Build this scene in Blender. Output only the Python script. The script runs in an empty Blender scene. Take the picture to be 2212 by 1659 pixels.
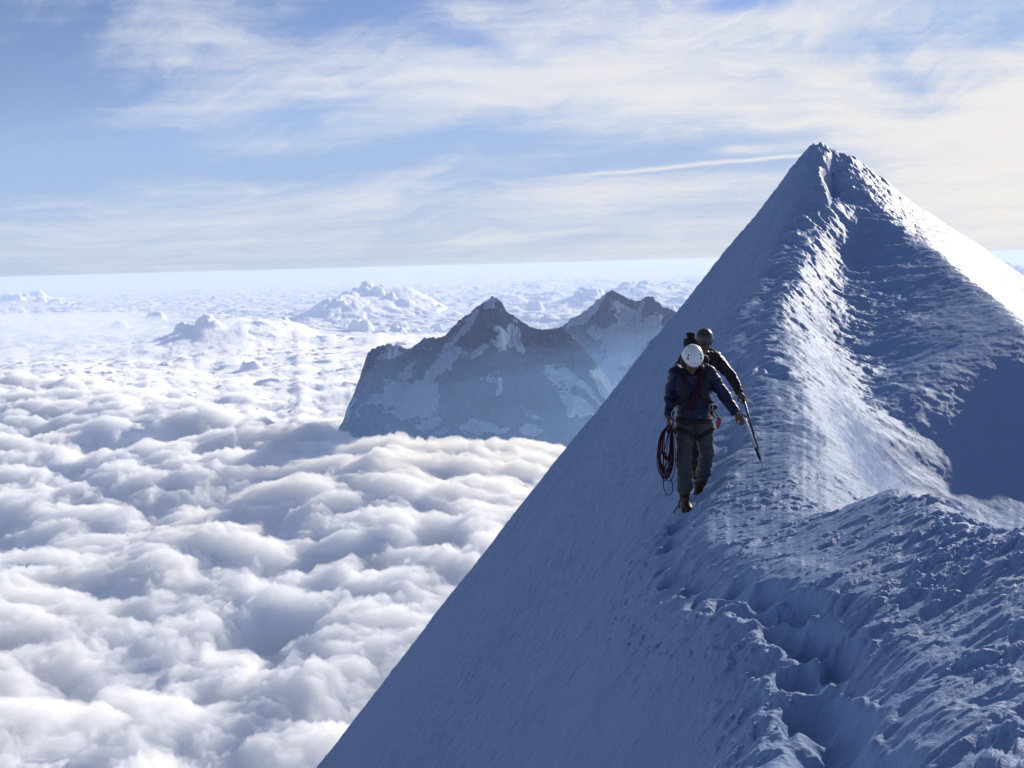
import bpy, bmesh, math, random
import numpy as np
from mathutils import Vector, Matrix
R = math.radians
sc = bpy.context.scene
COL = sc.collection

# ------------------------------------------------------------------ camera
PITCH, ROLL = R(6.82), R(-1.5)
FPX = 2171.0                       # focal length in units of a 2212 px wide frame
cd = bpy.data.cameras.new('camera')
cam = bpy.data.objects.new('camera', cd); COL.objects.link(cam)
cd.sensor_width = 36.0; cd.lens = 36.0 * FPX / 2212.0
cd.clip_start = 0.1; cd.clip_end = 400000
CAMM = Matrix.Rotation(R(90) - PITCH, 3, 'X') @ Matrix.Rotation(ROLL, 3, 'Z')
cam.rotation_euler = CAMM.to_euler()
sc.camera = cam
CM = np.array(CAMM)

# ------------------------------------------------------------------ light
SUN_AZ, SUN_EL = R(37), R(19)
SD = Vector((math.sin(SUN_AZ) * math.cos(SUN_EL), math.cos(SUN_AZ) * math.cos(SUN_EL), math.sin(SUN_EL)))
sl = bpy.data.lights.new('sun', 'SUN'); sl.energy = 5.0; sl.angle = R(0.5); sl.color = (1.0, 0.95, 0.88)
sun = bpy.data.objects.new('sun', sl); COL.objects.link(sun)
sun.rotation_euler = SD.to_track_quat('Z', 'Y').to_euler()
sc.view_settings.view_transform = 'Standard'; sc.view_settings.look = 'None'
sc.view_settings.exposure = 0.30; sc.view_settings.gamma = 1.0
sc.cycles.use_denoising = True
sc.cycles.max_bounces = 12; sc.cycles.diffuse_bounces = 3; sc.cycles.volume_bounces = 8
sc.cycles.transparent_max_bounces = 24

# ------------------------------------------------------------------ node helpers
class NT:
    def __init__(s, tree): s.t = tree; tree.nodes.clear()
    def n(s, typ, **kw):
        nd = s.t.nodes.new(typ)
        for k, v in kw.items():
            if k == 'ins':
                for kk, vv in v.items():
                    if hasattr(vv, 'is_output'): s.t.links.new(vv, nd.inputs[kk])
                    else: nd.inputs[kk].default_value = vv
            else: setattr(nd, k, v)
        return nd
    def m(s, op, a, b=0.0, c=0.0, clamp=False):
        nd = s.t.nodes.new('ShaderNodeMath'); nd.operation = op; nd.use_clamp = clamp
        for i, v in enumerate((a, b, c)):
            if hasattr(v, 'is_output'): s.t.links.new(v, nd.inputs[i])
            else: nd.inputs[i].default_value = v
        return nd.outputs[0]
    def xyz(s, x, y, z):
        return s.n('ShaderNodeCombineXYZ', ins={0: x, 1: y, 2: z}).outputs[0]
    def noise(s, vec, scale, detail=4, rough=0.55, dist=0.0, out=0):
        return s.n('ShaderNodeTexNoise', ins={'Vector': vec, 'Scale': scale, 'Detail': detail, 'Roughness': rough, 'Distortion': dist}).outputs[out]
    def ss(s, v, a, b):       # smoothstep
        nd = s.n('ShaderNodeMapRange', interpolation_type='SMOOTHSTEP', ins={0: v, 1: a, 2: b, 3: 0.0, 4: 1.0})
        return nd.outputs[0]
    def mix(s, f, a, b):
        nd = s.n('ShaderNodeMix', data_type='RGBA', ins={0: f})
        for i, v in ((6, a), (7, b)):
            if hasattr(v, 'is_output'): s.t.links.new(v, nd.inputs[i])
            else: nd.inputs[i].default_value = (*v, 1.0)
        return nd.outputs[2]

def px2st(px, py):
    """pixel of the photograph (2212 wide) -> world direction as (x/y, z/y)"""
    px = np.asarray(px, float); py = np.asarray(py, float)
    c = np.stack([(px - 1106) / FPX, (829.5 - py) / FPX, -np.ones_like(px)], -1)
    w = c @ CM.T
    return w[..., 0] / w[..., 1], w[..., 2] / w[..., 1]
def at(px, py, d):
    s, t = px2st(px, py); return Vector((float(s) * d, d, float(t) * d))

# ------------------------------------------------------------------ sky
w = bpy.data.worlds.new('World'); sc.world = w; w.use_nodes = True
T = NT(w.node_tree)
sky = T.n('ShaderNodeTexSky', sky_type='NISHITA', sun_disc=False, sun_elevation=SUN_EL, sun_rotation=SUN_AZ,
          altitude=3900.0, air_density=1.0, dust_density=0.6, ozone_density=1.6)
gen = T.n('ShaderNodeTexCoord').outputs['Generated']
sx = T.n('ShaderNodeSeparateXYZ', ins={0: gen})
yy = T.m('MAXIMUM', T.m('ABSOLUTE', sx.outputs[1]), 0.12)
S_ = T.m('DIVIDE', sx.outputs[0], yy)
T_ = T.m('DIVIDE', sx.outputs[2], yy)
# elevation stretched so that streaks thin out towards the horizon
V_ = T.m('LOGARITHM', T.m('ADD', T.m('MAXIMUM', T_, -0.02), 0.07), 2.718)
# wind-drawn cirrus: warped, filament-like noise
wv = T.xyz(S_, T.m('MULTIPLY', T_, 1.6), 0.0)
wn = T.noise(wv, 3.0, 3, 0.55)
wn2 = T.noise(wv, 9.0, 4, 0.6)
Vw = T.m('SUBTRACT', V_, T.m('MULTIPLY', S_, 0.35))
Vw = T.m('ADD', Vw, T.m('ADD', T.m('MULTIPLY', T.m('SUBTRACT', wn, 0.5), 0.75), T.m('MULTIPLY', T.m('SUBTRACT', wn2, 0.5), 0.22)))
Sw = T.m('ADD', S_, T.m('MULTIPLY', wn2, 0.25))
st1 = T.noise(T.xyz(T.m('MULTIPLY', Sw, 2.6), T.m('MULTIPLY', Vw, 2.4), 3.0), 1.5, 9, 0.62)
st2 = T.noise(T.xyz(T.m('MULTIPLY', Sw, 4.0), T.m('MULTIPLY', Vw, 9.0), 7.0), 1.5, 8, 0.68)
st3 = T.noise(T.xyz(T.m('MULTIPLY', S_, 1.2), T.m('MULTIPLY', V_, 9.0), 5.0), 2.0, 6, 0.6)
st = T.m('ADD', T.m('MULTIPLY', st1, 0.55), T.m('ADD', T.m('MULTIPLY', st2, 0.27), T.m('MULTIPLY', st3, 0.18)))
def blob(px, py, wx, wy, amp, ang=0.0):
    s0, t0 = px2st(px, py); s0 = float(s0); t0 = float(t0)
    dx = T.m('SUBTRACT', S_, s0); dy = T.m('SUBTRACT', T_, t0)
    ca, sa = math.cos(ang), math.sin(ang)
    a = T.m('DIVIDE', T.m('ADD', T.m('MULTIPLY', dx, ca), T.m('MULTIPLY', dy, sa)), wx / FPX)
    b = T.m('DIVIDE', T.m('SUBTRACT', T.m('MULTIPLY', dy, ca), T.m('MULTIPLY', dx, sa)), wy / FPX)
    e = T.m('MULTIPLY', T.m('ADD', T.m('MULTIPLY', a, a), T.m('MULTIPLY', b, b)), -1.0)
    return T.m('MULTIPLY', T.m('EXPONENT', e), amp)
SKY_BLOBS = [  # px, py, width, height, amount of cirrus, tilt
    (1450, 200, 420, 95, 0.26, -0.03), (700, 150, 560, 80, 0.13, -0.05), (2150, 300, 360, 190, 0.20, 0.0), (1620, 45, 260, 45, 0.12, 0.1),
    (2200, 60, 260, 160, 0.10, 0), (1020, 60, 160, 60, 0.10, -0.6), (350, 255, 330, 28, 0.10, 0.1), (250, 90, 260, 50, 0.08, 0.2), (560, 315, 150, 30, 0.08, 0.0),
    (1050, 430, 800, 28, 0.09, 0.05), (700, 500, 1000, 40, 0.10, 0.0), (1600, 322, 60, 10, 0.14, 0.0), (2150, 440, 400, 80, 0.10, 0), (1050, 520, 110, 12, 0.10, 0.0),
    (30, 160, 260, 130, -0.18, 0.2), (1650, 290, 200, 20, -0.08, 0), (2080, 230, 130, 26, -0.10, 0.1), (1850, 110, 120, 24, -0.10, 0.1), (2160, 80, 90, 22, -0.10, 0), (120, 350, 360, 50, -0.12, 0.1), (800, 345, 330, 34, -0.12, 0.1), (1000, 275, 200, 28, -0.08, 0.2), (1480, 345, 330, 34, -0.15, 0.0),
    (690, 225, 170, 30, -0.07, 0.1), (1060, 105, 130, 32, -0.14, -0.4), (1580, 10, 90, 18, -0.16, 0.1), (1950, 175, 90, 26, -0.14, -0.2), (760, 20, 200, 30, -0.06, 0.2), (2120, 175, 60, 20, -0.08, 0),
]
cov = None
for b_ in SKY_BLOBS:
    o = blob(*b_); cov = o if cov is None else T.m('ADD', cov, o)
dens = T.ss(T.m('ADD', st, cov), 0.41, 0.76)
# contrail
c0 = px2st(1110, 392); c1 = px2st(1735, 335)
sl_ = (c1[1] - c0[1]) / (c1[0] - c0[0])
cl = T.m('SUBTRACT', T_, T.m('ADD', T.m('MULTIPLY', T.m('SUBTRACT', S_, float(c0[0])), float(sl_)), float(c0[1])))
cl = T.m('ADD', cl, T.m('MULTIPLY', T.m('SUBTRACT', T.noise(T.xyz(S_, 0.0, 0.0), 12, 2), 0.5), 0.006))
ce = T.m('EXPONENT', T.m('MULTIPLY', T.m('POWER', T.m('ABSOLUTE', T.m('DIVIDE', cl, 0.0022)), 2.0), -1.0))
ce = T.m('MULTIPLY', ce, T.m('MULTIPLY', T.ss(S_, float(c0[0]) - 0.05, float(c0[0]) + 0.12), T.m('SUBTRACT', 1.0, T.ss(S_, float(c1[0]) + 0.02, float(c1[0]) + 0.1))))
dens = T.m('MAXIMUM', dens, T.m('MULTIPLY', ce, 0.85))
ahead = T.m('MULTIPLY', T.ss(sx.outputs[1], 0.0, 0.5), T.m('SUBTRACT', 1.0, T.ss(sx.outputs[2], 0.45, 0.75)))   # the cirrus field lies ahead, clear blue overhead and behind
dens = T.m('MULTIPLY', dens, T.m('MULTIPLY_ADD', ahead, 0.65, 0.35))
# pale haze layer near the horizon
hz = T.m('MULTIPLY', T.m('EXPONENT', T.m('MULTIPLY', T.m('MAXIMUM', T_, 0.0), -13.0)), T.m('MULTIPLY_ADD', T.ss(sx.outputs[1], -0.2, 0.6), 0.4, 0.6))
warm = T.ss(S_, -0.45, 0.6)
sc_sky = T.n('ShaderNodeVectorMath', operation='SCALE', ins={0: sky.outputs[0], 3: 0.10}).outputs[0]
ccol = T.mix(warm, (0.60, 0.63, 0.70), (0.75, 0.72, 0.685))
hcol = T.mix(warm, (0.48, 0.54, 0.61), (0.68, 0.66, 0.63))
sc_sky = T.n('ShaderNodeMix', data_type='RGBA', blend_type='MULTIPLY', ins={0: 1.0, 6: sc_sky, 7: (1.02, 0.92, 1.0, 1)}).outputs[2]
sc_sky = T.n('ShaderNodeMix', data_type='RGBA', blend_type='DARKEN', ins={0: 1.0, 6: sc_sky, 7: (0.27, 0.40, 0.66, 1)}).outputs[2]
col = T.mix(T.m('MULTIPLY', hz, 0.75), sc_sky, hcol)
col = T.mix(T.m('MULTIPLY', dens, 0.92), col, ccol)
# below the horizon: same pale haze
bg = T.n('ShaderNodeBackground', ins={'Color': col, 'Strength': 1.0})
wo = T.n('ShaderNodeOutputWorld', ins={'Surface': bg.outputs[0]})

# ------------------------------------------------------------------ numpy noise
from concurrent.futures import ThreadPoolExecutor
_rs = np.random.RandomState(7)
_P = np.concatenate([_rs.permutation(1024)] * 2).astype(np.int32)
_GA = (np.arange(1024) * (2 * math.pi / 1024)); _GX = np.cos(_GA).astype(np.float32); _GY = np.sin(_GA).astype(np.float32)
_EX = ThreadPoolExecutor(4)
def _gn(x, y, seed):
    x0 = np.floor(x); y0 = np.floor(y); fx = (x - x0).astype(np.float32); fy = (y - y0).astype(np.float32)
    ix = x0.astype(np.int32); iy = y0.astype(np.int32) + seed * 57
    ux = fx * fx * (3 - 2 * fx); uy = fy * fy * (3 - 2 * fy)
    pa = _P[(ix + seed * 131) & 1023]; pb = _P[(ix + 1 + seed * 131) & 1023]; iy0 = iy & 1023; iy1 = (iy + 1) & 1023
    def g(p, q, u, v):
        k = _P[p + q]; return _GX[k] * u + _GY[k] * v
    a = g(pa, iy0, fx, fy); b = g(pb, iy0, fx - 1, fy); c = g(pa, iy1, fx, fy - 1); d = g(pb, iy1, fx - 1, fy - 1)
    a = a + (b - a) * ux; c = c + (d - c) * ux
    return (a + (c - a) * uy) * np.float32(1.5)
def gn(x, y, seed=0):
    """gradient noise, about -1..1"""
    x, y = np.broadcast_arrays(np.asarray(x, np.float64), np.asarray(y, np.float64))
    if x.size < 50000 or x.ndim < 2: return _gn(x, y, seed)
    out = np.empty(x.shape, np.float32); n = max(1, x.size // 60000); ed = np.linspace(0, x.shape[0], n + 1).astype(int)
    def job(i): out[ed[i]:ed[i + 1]] = _gn(x[ed[i]:ed[i + 1]], y[ed[i]:ed[i + 1]], seed)
    list(_EX.map(job, range(n)))
    return out
def fbm(x, y, o=5, seed=0, gain=0.5, lac=2.03):
    r = 0; a = 1.0; s = 0
    for i in range(o):
        r = r + a * gn(x, y, seed + i * 17); s += a; a *= gain
        x, y = x * lac * 0.8 - y * lac * 0.6 + 11.3, x * lac * 0.6 + y * lac * 0.8 - 7.1
    return r / s
def billow(x, y, o=5, seed=0, gain=0.5, lac=2.03):
    r = 0; a = 1.0; s = 0
    for i in range(o):
        r = r + a * (1 - 2 * np.abs(gn(x, y, seed + i * 17))); s += a; a *= gain   # ridged: sharp crests
        x, y = x * lac * 0.8 - y * lac * 0.6 + 11.3, x * lac * 0.6 + y * lac * 0.8 - 7.1
    return r / s
def sstep(x, a, b):
    t = np.clip((x - a) / (b - a), 0, 1); return t * t * (3 - 2 * t)
def smin(a, b, k):
    h = np.clip(0.5 + 0.5 * (b - a) / k, 0, 1)
    return b + (a - b) * h - k * h * (1 - h)

def grid_mesh(name, X, Y, Z, mat, smooth=True):
    n, m = X.shape
    me = bpy.data.meshes.new(name)
    co = np.stack([X, Y, Z], -1).reshape(-1, 3).astype(np.float32)
    me.vertices.add(n * m); me.vertices.foreach_set('co', co.ravel())
    i = np.arange(n * m).reshape(n, m)
    q = np.stack([i[:-1, :-1], i[1:, :-1], i[1:, 1:], i[:-1, 1:]], -1).reshape(-1, 4).astype(np.int32)
    nf = len(q)
    me.loops.add(nf * 4); me.loops.foreach_set('vertex_index', q.ravel())
    me.polygons.add(nf); me.polygons.foreach_set('loop_start', np.arange(0, nf * 4, 4, dtype=np.int32))
    me.polygons.foreach_set('loop_total', np.full(nf, 4, np.int32))
    me.update(calc_edges=True)
    if smooth: me.polygons.foreach_set('use_smooth', np.ones(nf, bool))
    o = bpy.data.objects.new(name, me); COL.objects.link(o)
    me.materials.append(mat)
    return o
def tag(o, label=None, cat=None, group=None, kind=None):
    for k, v in (('label', label), ('category', cat), ('group', group), ('kind', kind)):
        if v: o[k] = v
    return o
def attr(o, name, vals):
    a = o.data.attributes.new(name, 'FLOAT', 'POINT'); a.data.foreach_set('value', vals.astype(np.float32).ravel())

# ------------------------------------------------------------------ snow ridge
# rows of constant forward distance: (distance, [(px, py), ...]) read off the photograph
ROWS = [
 (2.2, [(900, 2700), (1300, 2350), (1700, 2100), (2300, 1950), (2900, 1800)]),
 (3.4, [(900, 2300), (1400, 1880), (1640, 1690), (1800, 1660), (2000, 1570), (2212, 1480), (2500, 1400), (2900, 1380)]),
 (4.5, [(700, 2450), (1100, 2080), (1400, 1760), (1620, 1510), (1780, 1440), (1950, 1360), (2120, 1285), (2212, 1250), (2450, 1200), (2700, 1230), (3200, 1700)]),
 (5.5, [(700, 2250), (1400, 1510), (1560, 1340), (1690, 1290), (1850, 1230), (2000, 1180), (2110, 1152), (2212, 1158), (2330, 1195), (2500, 1340), (3000, 2000)]),
 (6.5, [(700, 2150), (1250, 1560), (1400, 1400), (1500, 1300), (1600, 1240), (1750, 1185), (1850, 1145), (1950, 1100), (2020, 1072), (2080, 1105), (2160, 1230), (2400, 1600)]),
 (7.5, [(700, 2110), (1250, 1500), (1400, 1310), (1470, 1245), (1600, 1180), (1720, 1140), (1840, 1090), (1930, 1058), (1990, 1090), (2060, 1190), (2300, 1500)]),
 (8.5, [(700, 2080), (1250, 1440), (1380, 1275), (1440, 1195), (1560, 1140), (1700, 1108), (1780, 1110), (1870, 1140), (2000, 1260), (2300, 1500)]),
 (10., [(700, 2020), (1250, 1350), (1400, 1175), (1480, 1105), (1580, 1060), (1690, 1030), (1760, 1035), (1850, 1066), (1950, 1140), (2200, 1350), (2600, 1450), (3000, 1500)]),
 (12., [(700, 1960), (1250, 1290), (1440, 1060), (1520, 985), (1600, 965), (1710, 948), (1780, 955), (1835, 985), (1885, 1060), (1950, 1130), (2050, 1180), (2200, 1180), (2500, 1140), (2850, 1060), (3200, 900)]),
 (15.5, [(700, 1900), (1250, 1230), (1460, 960), (1540, 870), (1620, 840), (1690, 830), (1770, 845), (1840, 915), (1890, 990), (1950, 1055), (2050, 1092), (2150, 1088), (2300, 1060), (2450, 1025), (2620, 970), (3000, 700)]),
 (20., [(700, 1840), (1250, 1150), (1480, 860), (1560, 765), (1640, 742), (1700, 738), (1770, 775), (1830, 845), (1870, 868), (1950, 842), (2050, 812), (2212, 770), (2330, 735), (2420, 600), (2800, 100)]),
 (26., [(700, 1790), (1250, 1100), (1500, 780), (1590, 670), (1640, 655), (1690, 652), (1750, 685), (1800, 738), (1850, 745), (1950, 711), (2030, 682), (2145, 638), (2250, 560), (2800, 0)]),
 (32., [(700, 1750), (1250, 1060), (1540, 700), (1640, 590), (1680, 570), (1715, 562), (1765, 595), (1810, 636), (1870, 630), (1960, 599), (2045, 566), (2212, 440), (2600, 0)]),
 (37., [(700, 1720), (1250, 1030), (1560, 640), (1680, 505), (1712, 492), (1745, 487), (1785, 525), (1825, 552), (1890, 534), (1935, 518), (1970, 503), (2212, 350), (2600, 0)]),
 (42., [(700, 1690), (1250, 1000), (1560, 600), (1730, 410), (1765, 392), (1792, 385), (1830, 418), (1862, 438), (1950, 360), (2212, 50), (2600, -500)]),
 (47., [(100, 2400), (680, 1661), (1222, 966), (1542, 572), (1640, 455), (1720, 352), (1740, 320), (1765, 304), (1800, 320), (1840, 330), (1960, 200), (2212, -100), (2600, -600)]),
]
CREASE = [(1797, 431, 43.5), (1877, 450, 41), (1977, 521, 36.5), (2094, 605, 29), (2211, 688, 23), (2320, 765, 20.3), (2450, 885, 18), (2620, 1030, 15.5), (2850, 1220, 12.3), (3300, 1600, 9), (4500, 2600, 6)]
pts = []
for d, row in ROWS:
    for px, py in row:
        s, t = px2st(px, py); pts.append((float(s), math.log(d), float(t)))
pts = np.array(pts)
KX = 1.0; KY = 0.45
PX = np.stack([pts[:, 0] * KX, pts[:, 1] * KY], -1)
def tpsk(r2): return np.where(r2 > 0, 0.5 * r2 * np.log(np.maximum(r2, 1e-12)), 0)
N = len(PX)
K = tpsk(((PX[:, None] - PX[None]) ** 2).sum(-1)) + np.eye(N) * 2e-4
A = np.zeros((N + 3, N + 3)); A[:N, :N] = K; A[:N, N] = 1; A[:N, N + 1:] = PX; A[N, :N] = 1; A[N + 1:, :N] = PX.T
cf = np.linalg.solve(A, np.concatenate([pts[:, 2], np.zeros(3)]))
def tps(s, l):
    sh = s.shape; q = np.stack([s.ravel() * KX, l.ravel() * KY], -1); out = np.empty(len(q))
    for i in range(0, len(q), 20000):
        b = q[i:i + 20000]
        r2 = ((b[:, None] - PX[None]) ** 2).sum(-1)
        out[i:i + 20000] = tpsk(r2) @ cf[:N] + cf[N] + b @ cf[N + 1:]
    return out.reshape(sh)
# coarse table, then cheap bilinear look-up
TS = np.linspace(-1.6, 1.9, 900); TL = np.linspace(math.log(1.0), math.log(60), 420)
TAB = tps(*np.meshgrid(TS, TL, indexing='ij'))
def _cr(t):
    t2 = t * t; t3 = t2 * t
    return (-0.5 * t3 + t2 - 0.5 * t, 1.5 * t3 - 2.5 * t2 + 1, -1.5 * t3 + 2 * t2 + 0.5 * t, 0.5 * t3 - 0.5 * t2)
def base_g(s, l):          # smooth (cubic) look-up, so that no facets of the table show
    s, l = np.broadcast_arrays(s, l)
    def job(q):
        a = np.clip((q[0] - TS[0]) / (TS[1] - TS[0]), 1, len(TS) - 2.001); b = np.clip((q[1] - TL[0]) / (TL[1] - TL[0]), 1, len(TL) - 2.001)
        i = a.astype(int); j = b.astype(int); wa = _cr(a - i); wb = _cr(b - j); r = 0
        for m in range(4):
            for n in range(4): r = r + wa[m] * wb[n] * TAB[i + m - 1, j + n - 1]
        return r
    if s.ndim < 2: return job((s, l))
    ed = np.linspace(0, s.shape[0], 33).astype(int)
    return np.concatenate(list(_EX.map(job, [(s[p:q], l[p:q]) for p, q in zip(ed[:-1], ed[1:])])), 0)
# outline against sky and cloud (the back of the summit falls away behind it)
SIL = [(-900, 3700, 52), (100, 2400, 50), (680, 1661, 47), (960, 1302, 47), (1222, 966, 47), (1390, 752, 47), (1542, 572, 47), (1640, 455, 47), (1720, 352, 47),
       (1742, 320, 46.5), (1757, 307, 46.5), (1775, 304, 46.5), (1800, 314, 46.5), (1835, 330, 46.5), (1870, 354, 46.8), (1977, 441, 47), (2097, 518, 48), (2211, 595, 49),
       (2600, 850, 50), (3600, 1500, 50)]
sp = np.array([px2st(a, b) for a, b, c in SIL]); sd_ = np.array([c for a, b, c in SIL], float)
cp = np.array([px2st(a, b) for a, b, c in CREASE]); cdl = np.log(np.array([c for a, b, c in CREASE], float))
def back_z(s, y):
    g = np.interp(s, sp[:, 0], sp[:, 1]); d = np.interp(s, sp[:, 0], sd_)
    return g * d - 0.9 * (y - d)
def base_z(x, y):
    s = x / y
    zf = base_g(s, np.log(y)) * y
    # the sunlit shoulder right of the summit, meeting the bowl in a crease
    l = np.log(y)
    cg = np.interp(s, cp[:, 0], cp[:, 1]); cl = np.interp(s, cp[:, 0], cdl)
    og = np.interp(s, sp[:, 0], sp[:, 1]); ol = np.log(np.interp(s, sp[:, 0], sd_))
    gs = cg + np.where(l > cl, (og - cg) * (l - cl) / np.maximum(ol - cl, 0.05), 0.12 * (l - cl)) + 2.5 * np.maximum(cp[0, 0] - s, 0)
    zf = smin(zf, gs * y, 0.10 + 0.004 * y)
    return smin(zf, back_z(s, y), 0.25 + 0 * y)

def hit(px, py):
    """where the ray through a pixel meets the smooth snow surface"""
    s, t = px2st(px, py)
    d = np.exp(np.linspace(math.log(2.0), math.log(60), 4000))
    z = base_z(np.full_like(d, float(s)) * d, d)
    k = np.argmax(z > t * d)
    return float(s) * d[k], d[k], z[k]

# footprints: deep ones of the trench near us, then the trail up the crest
PITS = [(1789, 1640, .105, .17), (1818, 1580, .10, .15), (1750, 1545, .11, .20), (1727, 1462, .09, .13), (1814, 1432, .09, .15), (1752, 1385, .10, .17), (1690, 1362, .10, .13),
        (1727, 1310, .10, .16), (1648, 1320, .10, .12), (1655, 1282, .10, .14), (1572, 1294, .10, .12), (1590, 1263, .10, .14), (1524, 1284, .10, .12), (1508, 1260, .10, .13),
        (1454, 1243, .10, .13), (1446, 1205, .10, .12), (1452, 1165, .10, .12), (1470, 1128, .10, .10), (1868, 1700, .12, .2)]
TRENCH = [(1850, 1720), (1800, 1590), (1770, 1480), (1745, 1370), (1690, 1322), (1620, 1290), (1550, 1275), (1490, 1255), (1450, 1225), (1450, 1165), (1476, 1112), (1502, 1075), (1530, 985), (1560, 900)]
TW = np.array([hit(a, b) for a, b in TRENCH])
CREST = [(6.0, 1770), (10., 1715), (12., 1710), (13.5, 1728), (16., 1678), (18, 1700), (20., 1712), (23, 1700), (26., 1690), (29, 1722), (32., 1722), (35, 1742), (37., 1746), (40, 1775), (42., 1792), (44, 1790), (46.5, 1768)]
CR = np.array([at(px, 700, d)[:2] for d, px in CREST])
TRAIL = [(6.0, 1500), (10.3, 1520), (12, 1560), (14, 1580), (16, 1590), (20., 1600), (24, 1625), (28, 1655), (32., 1690), (36, 1715), (40., 1750), (44., 1778)]
TR = np.array([at(px, 700, d)[:2] for d, px in TRAIL])

# mesh columns and rows: dense where the photograph looks, coarse outside
def knots(segs):
    out = []
    for a, b, n in segs: out.append(np.linspace(a, b, n, endpoint=False))
    out.append([segs[-1][1]]); return np.concatenate(out)
QUAL = 1.0
ss_ = knots([(-1.5, -0.25, 60), (-0.25, 0.03, int(260 * QUAL)), (0.03, 0.54, int(1050 * QUAL)), (0.54, 1.7, 90)])
ll_ = knots([(math.log(1.1), math.log(3.0), 60), (math.log(3.0), math.log(11), int(900 * QUAL)), (math.log(11), math.log(49), int(850 * QUAL)), (math.log(49), math.log(58), 20)])
Sg, Lg = np.meshgrid(ss_, ll_, indexing='ij')
Yg = np.exp(Lg); Xg = Sg * Yg
Z0 = base_z(Xg, Yg)

def pdist(X, Y, P):
    """signed distance (left positive) to a polyline and position along it"""
    best = np.full(X.shape, 1e9); sg = np.zeros(X.shape); al = np.zeros(X.shape); acc = 0.0
    for a, b in zip(P[:-1], P[1:]):
        dx, dy = b[0] - a[0], b[1] - a[1]; L2 = dx * dx + dy * dy; L = math.sqrt(L2)
        t = np.clip(((X - a[0]) * dx + (Y - a[1]) * dy) / L2, 0, 1)
        ex = X - a[0] - t * dx; ey = Y - a[1] - t * dy
        d2 = ex * ex + ey * ey; m = d2 < best
        best = np.where(m, d2, best); sg = np.where(m, np.sign(dx * ey - dy * ex), sg); al = np.where(m, acc + t * L, al)
        acc += L
    return np.sqrt(best), sg, al
H = np.zeros_like(Z0)
# slope of the smooth surface, for masks
gx = np.gradient(Z0, axis=0) / np.gradient(Xg, axis=0)
left_face = sstep(gx, 0.75, 1.05)
# --- distances
dT, sT, aT = pdist(Xg, Yg, TW[:, :2])
dC, sC, aC = pdist(Xg, Yg, CR)
dR, sR, aR = pdist(Xg, Yg, TR)
near = 1 - sstep(Yg, 9.0, 12.0)
wx = Xg + 0.05 * gn(Xg * 5, Yg * 5, 3); wy = Yg + 0.05 * gn(Xg * 5, Yg * 5, 4)
# broad undulation
H += 0.05 * fbm(Xg * 0.7, Yg * 0.5, 3, 5) * sstep(Yg, 3, 9) * (1 - left_face)
# wind-crusted clumps, drawn out up the slope
ca, sa = math.cos(R(27)), math.sin(R(27))
U = Xg * ca + Yg * sa; V = -Xg * sa + Yg * ca
wa = 0.5 * gn(U * 3, V * 5, 8)
clA = fbm(U * 2.0 + wa, V * 7.5, 4, 21, 0.5)
clB = fbm(U * 6.5 + wa, V * 9.5, 4, 41, 0.5)
rough_zone = near * (1 - left_face)
right_more = sstep(Xg / Yg, 0.22, 0.50) * (1 - sstep(Yg, 5.0, 8))
patch = sstep(fbm(Xg * 1.1, Yg * 1.3, 3, 45), -0.25, 0.35)
H += rough_zone * (0.020 + 0.034 * right_more) * clA
H += rough_zone * (0.008 + (0.040 * right_more + 0.018) * patch) * np.clip((clB + 0.02) * 2.2, 0, 0.9)
# --- the trench trodden along the slope
wob = 0.04 * gn(Xg * 4, Yg * 4, 61)
side = sT * dT           # left of travel direction positive: downhill side
inT = np.exp(-((dT + wob) / 0.15) ** 2) * near
H -= 0.06 * inT
H += near * 0.035 * np.exp(-((side + 0.34 + wob) / 0.15) ** 2)
rim = np.exp(-((side - 0.26 + wob) / 0.09) ** 2) * near
H += rim * (0.012 + 0.03 * np.clip(fbm(Xg * 5, Yg * 5, 3, 71, 0.45), -0.3, 0.35))
pit = np.zeros_like(H)
for k, (px, py, rw, dep) in enumerate(PITS):
    hx, hy, hz_ = hit(px, py)
    m = (np.abs(Xg - hx) < 0.8) & (np.abs(Yg - hy) < 0.9)
    x = Xg[m] - hx; y = Yg[m] - hy
    n1 = _gn(Xg[m] * 7, Yg[m] * 7, 80 + k) * 0.22
    j = int(np.argmin(((TW[:, :2] - np.array([hx, hy])) ** 2).sum(1))); j = min(j, len(TW) - 2)
    tx, ty = TW[j + 1, 0] - TW[j, 0], TW[j + 1, 1] - TW[j, 1]; q = math.hypot(tx, ty); tx /= q; ty /= q
    a = (x * tx + y * ty) / (rw * 1.6); b = (x * ty - y * tx) / (rw * 1.0)
    r = np.sqrt(a * a + b * b) * (1 + n1)
    pit[m] = np.maximum(pit[m], dep * 0.70 * (1 - sstep(r, 0.35, 1.4)))
    H[m] += 0.016 * np.exp(-((r - 1.6) / 0.35) ** 2) * (1 + 0.8 * _gn(Xg[m] * 9, Yg[m] * 9, 90 + k))
H -= pit
# crumbs thrown around the trench
cr = np.clip(fbm(Xg * 9, Yg * 9, 3, 101, 0.5) - 0.12, 0, 0.3)
H += near * np.exp(-((side - 0.38) / 0.25) ** 2) * 0.09 * cr
# --- the crest further on: lumps, footprints on its left flank
far = sstep(Yg, 8.5, 11)
scl = np.clip(Yg / 14, 0.7, 2.0)
sc_ = sC * dC / scl      # left of the crest positive
lump = fbm(Xg * 1.3, Yg * 0.9, 4, 121, 0.5)
H += far * np.exp(-(sc_ / 0.5) ** 2) * scl * (0.065 * lump + 0.05)
H += far * np.exp(-((sc_ + 0.8) / 1.0) ** 2) * 0.07 * scl * fbm(Xg * 2.2, Yg * 1.4, 4, 131, 0.5)
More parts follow.
